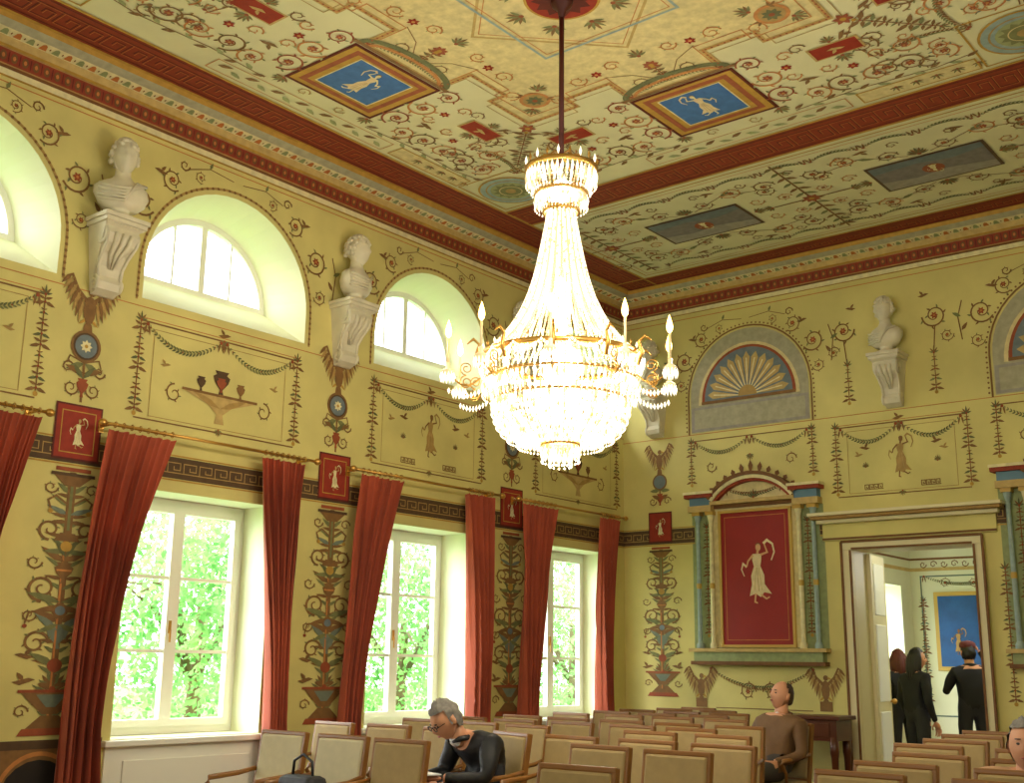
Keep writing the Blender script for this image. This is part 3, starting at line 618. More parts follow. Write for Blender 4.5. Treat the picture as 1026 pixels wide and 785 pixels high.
def bust_obj(loc,rz,label,k=1.0):
    root=empty('bust',loc,rz); tag(root,label,'bust',group='plaster busts on wall brackets')
    b=MB(); b.lathe([(0,0),(.11,0),(.11,.02),(.085,.03),(.065,.05),(.075,.07),(.09,.085)],marble,20); b.obj('socle',root,smooth=True)
    b=MB()
    rings=[(.07,.12,.10),(.12,.175,.11),(.18,.20,.12),(.24,.195,.11),(.28,.15,.09),(.31,.085,.07),(.345,.06,.06),(.42,.055,.057)]
    n=24; vs=[];fs=[]
    for z,rx,ry in rings:
        for i in range(n):
            a=2*math.pi*i/n; fold=1+.05*math.sin(5*a+z*20) if z<.26 else 1
            vs.append((rx*math.cos(a)*fold,ry*math.sin(a)*fold,z))
    for q in range(len(rings)-1):
        for i in range(n): fs.append((q*n+i,q*n+(i+1)%n,(q+1)*n+(i+1)%n,(q+1)*n+i))
    fs.append(tuple(range(n-1,-1,-1))); b.add(vs,fs,marble)
    add_head(b,(0,-.012,.49),marble,1.22)
    for s2 in range(5): b.tube([(.17-.02*s2,-.07-.012*s2,.27),(0.0,-.135,.21-.025*s2),(-.18,-.06,.24-.03*s2)],.011,marble,6)
    b.obj('portrait',root,smooth=True)
    b=MB(); r=random.Random(3)
    for i in range(120):
        a=r.uniform(0,2*math.pi); ph=r.uniform(0,1.9); x=math.sin(ph)*math.cos(a); y=math.sin(ph)*math.sin(a); z=math.cos(ph)
        if y<-.35 and z<.45: continue
        b.ell((x*.097,-.005+y*.119,.497+z*.144),(.024,.024,.022),marble,7,5)
    b.obj('curly_hair',root,smooth=True)
    root.scale=(k,k,k)
    return root
def console_obj(loc,rz,label,h=.62,wd=.32):
    b=MB(); 
    prof=[(0,0),(-.26,0),(-.27,-.05),(-.24,-.07),(-.26,-.13),(-.23,-.21),(-.15,-.28),(-.10,-.38),(-.09,-.46),(-.12,-.52),(-.10,-.58),(-.03,-.62),(0,-.62)]
    k=h/.62; n=len(prof); hw=wd/2
    wz=lambda z:hw*(1 if z>-.06 else .84-.25*min(1,(-z-.06)/.5))
    vs=[(-wz(z),y,z*k) for y,z in prof]+[(wz(z),y,z*k) for y,z in prof]
    fs=[tuple(range(n)),tuple(range(2*n-1,n-1,-1))]+[(i,i+n,(i+1)%n+n,(i+1)%n) for i in range(n)]
    b.add(vs,fs,marble)
    root=b.obj('wall_bracket',None,loc,rz=rz); tag(root,label,'bracket',group='scroll brackets carrying busts')
    c=MB()
    for sx in (1,-1):
        for (yy,zz,r0,hx) in ((-.165,-.14*k,.08,hw*.82),(-.065,-.53*k,.055,hw*.62)):
            pts=[]
            for i in range(34):
                t=i/33; rr=r0*(1-.85*t); a=math.pi/2+4*math.pi*t*.9; pts.append((sx*hx,yy+rr*math.cos(a),zz+rr*math.sin(a)))
            c.tube(pts,[.017-.007*i/33 for i in range(34)],marble,6)
        c.tube([(sx*hw*.80,-.245,-.10*k),(sx*hw*.76,-.235,-.2*k),(sx*hw*.70,-.155,-.29*k),(sx*hw*.64,-.105,-.38*k),(sx*hw*.58,-.10,-.50*k)],.014,marble,6)
    for q in (-.5,0,.5):
        c.tube([(q*hw*.8,-.265,-.12*k),(q*hw*.7,-.24,-.21*k),(q*hw*.5,-.158,-.285*k),(q*hw*.2,-.107,-.40*k)],[.02,.024,.02,.006],marble,6)
    c.obj('scroll_volute',root,smooth=True)
    c=MB(); c.box(-hw-.03,hw+.03,-.30,0,0,.035,marble,bev=.006); c.box(-hw-.015,hw+.015,-.285,0,-.035,0,marble,bev=.004); c.obj('bracket_shelf',root)
    return root
for i,y in enumerate(PIERS):
    zb_=(4.90,4.86,4.86)[i]; yb=y+(.08,.02,0)[i]
    console_obj((0.001,yb,zb_),math.pi/2,'white plaster scroll bracket fixed between two arched windows',.56)
    bust_obj((.155,yb,zb_+.037),math.pi/2+(-.35,.25,.1)[i],'white plaster bust of a curly-haired head above the window wall',1.02)
for x,lab in ((.5,'near the room corner'),(3.43,'above the doorway')):
    console_obj((x,D-.001,4.84),0,'white plaster scroll bracket on the end wall '+lab,.52,.29)
    bust_obj((x,D-.155,4.877),-.2,'white plaster bust on the end wall '+lab,.96)
# =================================================== AEDICULES
def aedicule(c,label):
    root=empty('painted_niche_frame',(c,D,1.6)); tag(root,label,'wall frame',group='columned wall frames with red panels')
    z=lambda v:v-1.6
    tan,sl,gr,rd,cr=pm('tan'),pm('lblue'),pm('lgreen'),pm('red'),pm('cream')
    b=MB(); b.box(-.55,.55,-.02,-.001,z(1.85),z(3.42),pm('ochre')); b.box(-.42,.42,-.035,-.02,z(1.88),z(3.34),mat('red_panel',(.58,.10,.08),.6,noise=.12,nscale=4)); b.obj('back_panel',root)
    b=MB(); 
    for (x0,x1,a,q) in ((-.45,-.42,1.85,3.37),(.42,.45,1.85,3.37),(-.42,.42,1.85,1.88),(-.42,.42,3.34,3.37)): b.box(x0,x1,-.05,-.02,z(a),z(q),goldp)
    b.obj('gilt_frame',root)
    for x in (-.71,-.54,.54,.71):
        b=MB(); T=Matrix.Translation((x,-.05,0))
        b.lathe([(0,z(1.84)),(.042,z(1.84)),(.042,z(1.88)),(.026,z(1.91)),(.025,z(2.3)),(.022,z(3.2)),(.026,z(3.22)),(.022,z(3.24)),(.038,z(3.31)),(.042,z(3.33))],sl if abs(x)>.6 else cr,14,tf=T)
        b.lathe([(.027,z(2.5)),(.031,z(2.53)),(.027,z(2.56))],goldp,14,tf=T); b.box(x-.05,x+.05,-.10,-.0,z(3.33),z(3.37),goldp)
        b.obj('column',root,smooth=False)
    b=MB(); b.box(-.80,.80,-.12,-.001,z(1.66),z(1.70),pm('brown')); b.box(-.77,.77,-.10,-.001,z(1.70),z(1.80),gr); b.box(-.82,.82,-.13,-.001,z(1.80),z(1.84),tan); b.obj('plinth',root)
    b=MB(); 
    for sg in (1,-1):
        a,q=(.50,.80) if sg>0 else (-.80,-.50)
        b.box(a,q,-.12,-.001,z(3.37),z(3.44),tan); b.box(a+.015,q-.015,-.10,-.001,z(3.44),z(3.53),mat('frame_blue',(.38,.52,.60),.6)); b.box(a-.03,q+.03,-.15,-.001,z(3.53),z(3.57),pm('rbrown')); b.box(a-.04,q+.04,-.16,-.001,z(3.57),z(3.60),pm('cream'))
    b.box(-.5,.5,-.05,-.001,z(3.40),z(3.44),pm('brown')); b.obj('entablature',root)
    b=MB(); n=20
    def ab(R0,R1,y0,m):
        for i in range(n):
            t0=math.radians(38+104*i/n); t1=math.radians(38+104*(i+1)/n); zc=z(3.60)-.5; P=lambda R,t,y:(R*math.cos(t),y,zc+R*math.sin(t)*.98)
            b.quad(P(R0,t0,y0),P(R1,t0,y0),P(R1,t1,y0),P(R0,t1,y0),m); b.quad(P(R0,t0,0),P(R0,t0,y0),P(R0,t1,y0),P(R0,t1,0),m); b.quad(P(R1,t0,0),P(R1,t0,y0),P(R1,t1,y0),P(R1,t1,0),m)
    ab(.66,.70,-.14,pm('brown')); ab(.62,.66,-.12,pm('cream')); ab(.59,.62,-.10,pm('rbrown')); b.box(-.52,.52,-.11,-.001,z(3.44),z(3.48),tan)
    b.add([(.60*math.cos(math.radians(38+104*i/n)),-.03,z(3.60)-.5+.59*math.sin(math.radians(38+104*i/n))) for i in range(n+1)],[tuple(range(n+1))],pm('ochre')); b.obj('arched_pediment',root)
    q=Paint(lambda u,v,d:(u,-.036-d,v-1.6)); q.figure(0.02,2.34,.64,'skin','robe',1); q.frame(-.37,1.93,.37,3.29,.008,'orange',1); o=q.obj('dancer_painting',root); o['label']='pale robed dancing figure painted on red'
    for x in (-.62,.62):
        q=Paint(lambda u,v,d:(u,-.001-d,v-1.6))
        q.rect(x-.19 if x<0 else x-.17,1.84,x+.17 if x<0 else x+.19,3.37,'lgreen',0)
        q.tree(x,2.0,3.2,'brown','dgreen',.06); q.obj('side_panel',root)
    q=Paint(lambda u,v,d:(u,-.031-d,v-1.6)); q.festoon(-.35,.35,3.62,.08,'brown','dgreen'); q.palmette(0,3.5,.1); q.obj('festoon',root)
    for k in range(11):
        b=MB()
        a=math.radians(46+88*k/10); T=Matrix.Translation((.70*math.cos(a),-.08,z(3.60)-.5+.69*math.sin(a)))@Matrix.Rotation(math.pi/2-a,4,'Y'); hh=.06+.07*math.exp(-((k-5)/1.6)**2)
        b.add([(-.015,0,0),(.015,0,0),(.03,0,hh*.5),(0,0,hh),(-.03,0,hh*.5)],[(0,1,2,3,4)],pm('brown'),T)
        b.obj('cresting_leaf',root)
    return root
aedicule(1.76,'columned pale blue and gold frame around red dancer panel beside doorway')
aedicule(5.20,'columned pale blue and gold frame with red panel past the doorway')
# =================================================== DOOR
b=MB()
F0,F1,FT=DX0-.11,DX1+.10,DT+.09
for (x0,x1,z0,z1) in ((F0,DX0,FZ,DT),(DX1,F1,FZ,DT),(F0,F1,DT,FT)): b.box(x0,x1,D-.05,D-.001,z0,z1,cream,bev=.006)
for (x0,x1,z0,z1) in ((F0-.012,F0+.012,FZ,FT),(F1-.012,F1+.012,FZ,FT),(F0,F1,FT-.012,FT+.012),(DX0-.025,DX0-.005,FZ,DT),(DX1+.005,DX1+.025,FZ,DT),(DX0,DX1,DT+.005,DT+.025)): b.box(x0,x1,D-.065,D-.045,z0,z1,pm('brown'))
dr=tag(b.obj('door_1'),kind='structure')
b=MB(); b.box(2.56,4.36,D-.03,D-.001,FT+.02,3.14,wallm,bev=.004); b.box(2.52,4.40,D-.10,D-.001,3.14,3.18,cream,bev=.005); b.box(2.48,4.44,D-.16,D-.001,3.18,3.215,pm('fade'),bev=.005); b.box(2.46,4.46,D-.19,D-.001,3.215,3.25,cream,bev=.005)
b.box(2.56,4.36,D-.04,D-.03,FT+.03,FT+.05,pm('brown')); b.obj('door_lintel',dr)
T=Matrix.Translation((DX0+.02,D+.33,0))@Matrix.Rotation(math.radians(98),4,'Z')
b=MB(); b.box(0,.60,-.02,.02,FZ+.01,DT-.01,cream,tf=T)
for z0,z1 in ((.4,1.2),(1.3,2.1),(2.2,2.75)): b.box(.09,.51,-.032,.032,z0,z1,whitem,tf=T,bev=.01)
dl=b.obj('door_leaf',dr); b=MB(); b.ell((.55,-.06,1.3),(.03,.03,.03),goldm,tf=T); b.tube([(.55,-.06,1.3),(.55,.06,1.3)],.01,goldm,tf=T); b.obj('door_knob',dl,smooth=True)
# =================================================== NEXT ROOM
NX0,NX1,NY0,NY1,NC=1.55,6.6,D+.35,17.0,3.35
nw=mat('next_wall',(0.86,0.86,0.74),.8,noise=.05,nscale=2)
WY0,WY1=15.55,16.6
w=MB(); 
for (a,c_,z0,z1) in ((NY0,WY0,FZ,NC),(WY1,NY1,FZ,NC),(WY0,WY1,FZ,.9),(WY0,WY1,2.8,NC)): w.quad((NX0,a,z0),(NX0,c_,z0),(NX0,c_,z1),(NX0,a,z1),nw)
for (y_,) in ((WY0,),(WY1,)): w.quad((NX0,y_,.9),(NX0-.35,y_,.9),(NX0-.35,y_,2.8),(NX0,y_,2.8),revm)
w.quad((NX0,WY0,.9),(NX0,WY1,.9),(NX0-.35,WY1,.9),(NX0-.35,WY0,.9),revm); w.quad((NX0,WY0,2.8),(NX0,WY1,2.8),(NX0-.35,WY1,2.8),(NX0-.35,WY0,2.8),revm)
nl=tag(w.obj('wall_next_left'),kind='structure')
q=Paint(lambda u,v,d:(NX0+d,u,v)); q.line([(NY0,3.05),(NY1,3.05)],.05,'tan'); q.line([(NY0,3.2),(NY1,3.2)],.03,'brown'); q.tree(15.2,1.3,2.6,'brown','teal',.1); q.tree(14.2,1.3,2.6,'brown','teal',.1); q.frame(13.9,1.0,15.4,2.9,.02,'fade')
for y_ in (13.0,14.0,15.0): q.rinceau(y_,2.75,.15,0,1)
q.obj('painted_decoration',nl)
w=MB(); w.quad((NX0,NY1,FZ),(NX0,NY1,NC),(NX1,NY1,NC),(NX1,NY1,FZ),nw); nb=tag(w.obj('wall_next_back'),kind='structure')
q=Paint(lambda u,v,d:(u,NY1-d,v)); q.line([(NX0,3.05),(NX1,3.05)],.05,'tan'); q.line([(NX0,3.2),(NX1,3.2)],.03,'brown'); q.frame(1.7,1.0,2.9,2.95,.02,'teal'); q.festoon(1.75,2.85,2.95,.12); q.tree(1.72,1.2,2.6,'brown','teal',.08); q.tree(2.78,1.2,2.6,'brown','teal',.08); q.rinceau(2.05,2.85,.07,0,1); q.rinceau(2.45,2.85,.07,0,-1)
for k in range(12): q.spiral(1.75+.15*k,3.12,.05,0,1.2,'brown',sg=1 if k%2 else -1)
q.obj('painted_decoration',nb)
w=MB(); w.quad((NX1,NY0,FZ),(NX1,NY0,NC),(NX1,NY1,NC),(NX1,NY1,FZ),nw); tag(w.obj('wall_next_right'),kind='structure')
w=MB(); w.box(NX0-.01,NX1,NY0,NY1,FZ-.1,FZ-.0005,woodf); tag(w.obj('floor_next'),kind='structure')
w=MB(); w.box(NX0-.3,NX1,NY0-.0,NY1+.1,NC,NC+.1,ceilm); nc=tag(w.obj('ceiling_next'),kind='structure')
q=Paint(lambda u,v,d:(u,v,NC-d))
for R in (.6,1.1,1.6): q.ring(3.6,14.6,R,.03,'lblue' if R<1.5 else 'tan')
for k in range(12): q.palmette(3.6+1.3*math.cos(k*math.pi/6),14.6+1.3*math.sin(k*math.pi/6),.2,k*math.pi/6,'teal','tan')
q.obj('painted_decoration',nc)
b=MB(); rectbars(b,NX0-.33,NX0-.28,WY0,WY1,.9,2.8,.05,whitem); b.box(NX0-.33,NX0-.28,(WY0+WY1)/2-.03,(WY0+WY1)/2+.03,.95,2.75,whitem); wn+=1; tag(b.obj('window_%d'%wn),kind='structure')
b=MB(); b.box(1.88,2.62,NY1-.04,NY1-.002,1.62,2.72,goldp,bev=.006); root=tag(b.obj('framed_panel'),'blue picture panel in a gold frame in the adjoining room','wall panel')
b=MB(); b.box(1.94,2.56,NY1-.05,NY1-.04,1.68,2.66,mat('panel_blue',(.10,.32,.56),.6,noise=.2,nscale=6)); b.obj('picture',root)
q=Paint(lambda u,v,d:(u,NY1-.05-d,v)); q.figure(2.20,1.85,.34,'brown','fade'); q.obj('painted_figure',root)
# =================================================== CHANDELIER
CX,CY=3.5,5.8
cry_glow=mat('crystal',(1,.98,.92),.08,emis=1.35,ecol=(1,.97,.87),sample=False)  # emission put into the crystal imitates its bright sparkle; beads are no lamps
cryd_glow=mat('crystal_dim',(.88,.82,.66),.05,emis=.28,ecol=(1,.88,.66),sample=False)  # weaker built-in glow, varies the imitated sparkle
glow=mat('bulb_glow',(1,.94,.82),.3,emis=18,ecol=(1,.93,.76))
ch=empty('chandelier',(CX,CY,CEIL)); tag(ch,'large lit crystal chandelier with gilt rings and candle arms','chandelier')
def Z(z): return z-CEIL
b=MB(); b.tube([(0,0,Z(6.13)),(0,0,Z(4.9))],.018,mat('rod_red',(.30,.09,.06),.5),12); b.obj('suspension_rod',ch,smooth=True)
b=MB(); b.lathe([(0,Z(6.0)),(.02,Z(6.0)),(.03,Z(6.05)),(.07,Z(6.09)),(.08,Z(6.13)),(0,Z(6.13))],MATS['rod_red'],20); b.obj('ceiling_canopy',ch,smooth=True)
def torus_ring(b,R,z,h,t,m): b.lathe([(R-t,Z(z)),(R+t,Z(z)),(R+t*.6,Z(z+h/2)),(R+t*1.2,Z(z+h)),(R-t,Z(z+h)),(R-t,Z(z))],m,48)
rj=random.Random(11)
def pendants(b,R,z,n,h,m,r=.011,off=0):
    for i in range(n):
        mm=cryd_glow if rj.random()<.25 else m
        a=2*math.pi*(i+off)/n; b.octa((R*math.cos(a),R*math.sin(a),Z(z)-h),r,h,mm); b.octa((R*math.cos(a),R*math.sin(a),Z(z)-2*h-.012),.007,.009,m)
def strands(b,fn,n,k,m,s=.009,dim=.25):
    for i in range(n):
        a=2*math.pi*i/n; sd=(i%3==0)
        for j in range(k):
            r,z=fn((j+.5)/k); b.octa((r*math.cos(a),r*math.sin(a),Z(z)),s,s*1.3,cryd_glow if (sd or rj.random()<dim*.4) else m)
b=MB(); torus_ring(b,.235,4.85,.025,.010,goldm); torus_ring(b,.175,4.68,.02,.008,goldm); torus_ring(b,.12,4.56,.022,.008,goldm)
for i in range(20):
    a=2*math.pi*i/20; x,y=.24*math.cos(a),.24*math.sin(a)
    b.octa((x,y,Z(4.91)),.011,.04,goldm if i%2 else cry_glow)
for i in range(8):
    a=2*math.pi*i/8; b.tube([(.235*math.cos(a),.235*math.sin(a),Z(4.86)),(.12*math.cos(a),.12*math.sin(a),Z(4.96)),(0,0,Z(4.97))],.006,goldm,6)
crn=b.obj('crown',ch,smooth=True)
b=MB(); pendants(b,.235,4.85,44,.045,cry_glow); pendants(b,.20,4.83,34,.06,cry_glow,off=.5); pendants(b,.175,4.68,34,.04,cry_glow); strands(b,lambda t:(.235-.06*t,4.84-.15*t),44,9,cry_glow,.008); strands(b,lambda t:(.17-.05*t,4.68-.11*t),34,7,cry_glow,.008)
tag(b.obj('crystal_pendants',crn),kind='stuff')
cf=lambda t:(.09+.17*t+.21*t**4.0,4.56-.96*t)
b=MB(); strands(b,cf,66,64,cry_glow,.0080,.3); strands(b,lambda t:(.07+.14*t+.2*t**4.0,4.54-.92*t),36,50,cryd_glow,.008); tag(b.obj('bead_cone',ch),kind='stuff')
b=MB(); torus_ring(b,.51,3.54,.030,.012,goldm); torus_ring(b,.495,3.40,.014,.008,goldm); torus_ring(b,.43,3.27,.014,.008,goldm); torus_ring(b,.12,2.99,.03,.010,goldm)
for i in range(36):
    a=2*math.pi*i/36; b.octa((.515*math.cos(a),.515*math.sin(a),Z(3.60)),.008,.024,goldm if i%2 else cry_glow)
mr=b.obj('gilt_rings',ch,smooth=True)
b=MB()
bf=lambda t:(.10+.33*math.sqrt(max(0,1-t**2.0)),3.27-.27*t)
pendants(b,.52,3.54,76,.03,cry_glow,.012); pendants(b,.50,3.40,72,.04,cry_glow,.012); pendants(b,.44,3.27,64,.035,cry_glow,.012)
strands(b,lambda t:(.508-.01*t,3.54-.14*t),84,8,cry_glow,.009)
strands(b,lambda t:(.47-.035*t,3.40-.13*t),78,8,cry_glow,.009)
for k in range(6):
    t=.12+k*.15; R,z_=bf(t); pendants(b,R+.008,z_,int(40+72*R),.022,cry_glow,.011,.5*(k%2))
pendants(b,.12,2.99,24,.045,cry_glow,.012); pendants(b,.07,2.97,12,.05,cry_glow,.012)
strands(b,bf,84,26,cry_glow,.009,.25)
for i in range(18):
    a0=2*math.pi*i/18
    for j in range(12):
        t=j/11; a=a0+t*2*math.pi/18; b.octa((.535*math.cos(a),.535*math.sin(a),Z(3.55-.16*t*(1-t))),.009,.012,cry_glow)
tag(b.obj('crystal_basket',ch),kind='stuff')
for c_,r_ in (((0,0,Z(3.52)),(.14,.14,.14)),((0,0,Z(3.22)),(.20,.20,.09)),((0,0,Z(3.9)),(.06,.06,.22)),((0,0,Z(4.72)),(.07,.07,.08))):
    b=MB(); b.ell(c_,r_,glow,12,8); b.obj('inner_bulb',ch,smooth=True)
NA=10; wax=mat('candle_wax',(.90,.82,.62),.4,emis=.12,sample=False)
flg=mat('flame_glow',(1,.85,.5),.3,emis=14,ecol=(1,.80,.42))
arm=MB(); R0,R1=.51,.73; DZ=-.09
pts=[]
for i in range(21):
    t=i/20; pts.append((R0+(R1-R0)*t,0,Z(3.50+DZ)-.07*math.sin(math.pi*t)+.02*t))
arm.tube(pts,.006,goldm,8)
for (zz,s1) in ((3.55+DZ,1),(3.46+DZ,-1)):
    sp=[]
    for i in range(22): 
        t=i/21; rr=.045*(1-.75*t); a=-s1*math.pi/2+s1*t*3.2*math.pi; sp.append((R0+.10+rr*math.cos(a),0,Z(zz)+rr*math.sin(a)))
    arm.tube(sp,.0042,goldm,6)
arm.tube([(R0+.01,0,Z(3.56+DZ)),(R0+.04,0,Z(3.64+DZ)),(R0+.02,0,Z(3.71+DZ)),(R0+.06,0,Z(3.745+DZ)),(R0+.10,0,Z(3.71+DZ))],[.010,.014,.010,.011,.004],goldm,8)
arm.lathe([(0,Z(3.48+DZ)),(.02,Z(3.49+DZ)),(.028,Z(3.515+DZ)),(.042,Z(3.525+DZ)),(.03,Z(3.535+DZ)),(.014,Z(3.55+DZ)),(.014,Z(3.58+DZ)),(0,Z(3.58+DZ))],cryd_glow,14,tf=Matrix.Translation((R1,0,0)))
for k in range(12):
    a=2*math.pi*k/12; arm.octa((R1+.042*math.cos(a),.042*math.sin(a),Z(3.485+DZ)),.009,.034,cry_glow)
for k in range(9): t=k/8; arm.octa((R0+.02+.19*t,0,Z(3.40+DZ)-.03*math.sin(math.pi*t)),.010,.022,cry_glow)
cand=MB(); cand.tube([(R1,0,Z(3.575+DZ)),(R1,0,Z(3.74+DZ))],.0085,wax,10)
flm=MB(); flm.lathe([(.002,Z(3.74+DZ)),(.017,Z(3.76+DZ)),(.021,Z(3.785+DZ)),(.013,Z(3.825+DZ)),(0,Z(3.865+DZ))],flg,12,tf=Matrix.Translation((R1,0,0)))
A=arm.obj('candle_arm',ch,smooth=True); Cn=cand.obj('candle',A,smooth=True); Fl=flm.obj('flame_bulb',Cn,smooth=True)
for i in range(1,NA):
    a=A.copy(); a.rotation_euler=(0,0,2*math.pi*i/NA); sc.collection.objects.link(a); a.parent=ch
    c2=Cn.copy(); c2.parent=a; sc.collection.objects.link(c2); f2=Fl.copy(); f2.parent=c2; sc.collection.objects.link(f2)
ch.rotation_euler=(0,0,math.radians(14))
def plight(loc,e,col=(1,.90,.74),r=.1):
    l=bpy.data.lights.new('lamp','POINT'); l.energy=e; l.color=col; l.shadow_soft_size=r; o=bpy.data.objects.new('chandelier_light',l); o.location=loc; link(o); return o
for loc,e in (((CX,CY,2.72),34),((CX+.8,CY-.8,3.8),28),((CX-.8,CY+.8,3.8),28),((CX+.8,CY+.8,3.8),32),((CX-.8,CY-.8,3.8),26)): plight(loc,e)
# =================================================== CHAIRS
cw=mat('chair_wood',(.54,.36,.16),.35,noise=.15,nscale=9); up=mat('upholstery',(.64,.55,.36),.75,noise=.08,nscale=20); up2=mat('upholstery_pale',(.80,.76,.62),.75,noise=.06,nscale=20)
def build_chair(up):
    root=empty('dining_chair',(0,0,0))
    b=MB(); b.box(-.22,.22,-.24,.19,.42,.49,up,bev=.022); S=b.obj('seat',root,smooth=False)
    b=MB(); b.box(-.225,.225,-.235,-.205,.36,.43,cw); b.box(-.225,.225,.17,.20,.36,.43,cw); b.box(-.225,-.20,-.22,.19,.36,.43,cw); b.box(.20,.225,-.22,.19,.36,.43,cw); b.obj('seat_rail',root)
    T=Matrix.Translation((0,.20,.45))@Matrix.Rotation(math.radians(-9),4,'X')
    b=MB(); b.box(-.205,.205,-.032,.032,.05,.474,up,tf=T,bev=.016); b.obj('backrest',root)
    b=MB(); b.box(-.225,-.200,-.022,.022,-.06,.48,cw,tf=T,bev=.006); b.box(.200,.225,-.022,.022,-.06,.48,cw,tf=T,bev=.006); b.box(-.225,.225,-.024,.024,.470,.50,cw,tf=T,bev=.008); b.box(-.20,.20,-.02,.02,.03,.06,cw,tf=T,bev=.006); b.obj('back_frame',root)
    for sx in (1,-1):
        b=MB(); b.tube([(sx*.205,-.215,.42),(sx*.202,-.22,.2),(sx*.20,-.225,0)],[.024,.019,.014],cw,10); b.obj('leg',root,smooth=True)
        b=MB(); b.tube([(sx*.20,.185,.42),(sx*.20,.205,.2),(sx*.20,.25,0)],[.024,.019,.015],cw,10); b.obj('leg',root,smooth=True)
        b=MB(); b.tube([(sx*.215,.225,.70),(sx*.235,.08,.675),(sx*.24,-.08,.665),(sx*.235,-.17,.66),(sx*.233,-.19,.63),(sx*.23,-.13,.56),(sx*.222,-.12,.44)],[.014,.017,.019,.018,.016,.014,.015],cw,10); b.obj('armrest',root,smooth=True)
    root.scale=(.94,.94,.975)
    return root
c0=build_chair(up); kids=list(c0.children); c1=build_chair(up2); kids1=list(c1.children)
LAB='light wood armchair with tan-gold upholstered seat and back, audience row'
LABP='light wood armchair with pale cream upholstery at the window end'
def set_chair(root,x,y,rz,lab): root.location=(x,y,FZ); root.rotation_euler=(0,0,rz); tag(root,lab,'chair',group='upholstered audience chairs')
pos=[]
P1=(2.66,6.05,-.3); P2=(3.28,9.0,-.2); P3=(6.05,6.25,.2)
rows=[4.95,5.42,6.05,6.9,7.5,8.1,9.0,9.6,10.2,10.8,11.3]
cols=[1.10,1.65,2.20,2.75,3.30,3.85]
roff=[.05,0,-.09,0,-.05,.05,-.02,0,-.1,0,0]
rr=random.Random(5)
def pxa(x,y):
    return ((x-7.815)*.776+y*.6308)*1.04/((7.815-x)*.6308+y*.776)*1163+513
for j,y in enumerate(rows):
    for i,x in enumerate(cols+[4.4]):
        if j==0 and i in (0,4,5,6): continue
        if j==1 and i<5: continue
        if j==3 and i==6: continue
        if j==3 and x<2.9 and x>2.4: continue
        X=x+roff[j]; q=(X+rr.uniform(-.015,.015),y+rr.uniform(-.03,.03),rr.uniform(-.06,.06))
        if y>6.5 and X>3.0 and pxa(X,y)>744 and abs(y-9.0)>.1: continue
        if y>9.2 and pxa(X,y)>730: continue
        if i==6 and y>6.5: continue
        if abs(y-9.0)<.1 and X>P2[0]+.1: continue
        for P in (P1,P2):
            if abs(X-P[0])<.12 and abs(y-P[1])<.1: q=P
        pos.append((q,j==0 and i<=2))
for y,x0 in ((4.9,5.62),(5.55,5.55),(6.25,5.45),(7.02,5.18),(7.65,5.10),(8.3,5.0),(8.95,4.98)):
    for i in range(3):
        x=x0+.60*i; pos.append((P3 if abs(y-6.25)<.01 and i==1 else (x+rr.uniform(-.02,.02),y+rr.uniform(-.03,.03),rr.uniform(-.06,.06)),False))
pos.append(((4.58,4.25,.05),False))
used={0:False,1:False}
for (x,y,rz),pale in pos:
    base,kk_=(c1,kids1) if pale else (c0,kids); key_=1 if pale else 0; lab=LABP if pale else LAB
    if not used[key_]: set_chair(base,x,y,rz,lab); used[key_]=True; continue
    r=base.copy(); sc.collection.objects.link(r); set_chair(r,x,y,rz,lab)
    for k in kk_:
        q=k.copy(); q.parent=r; sc.collection.objects.link(q)
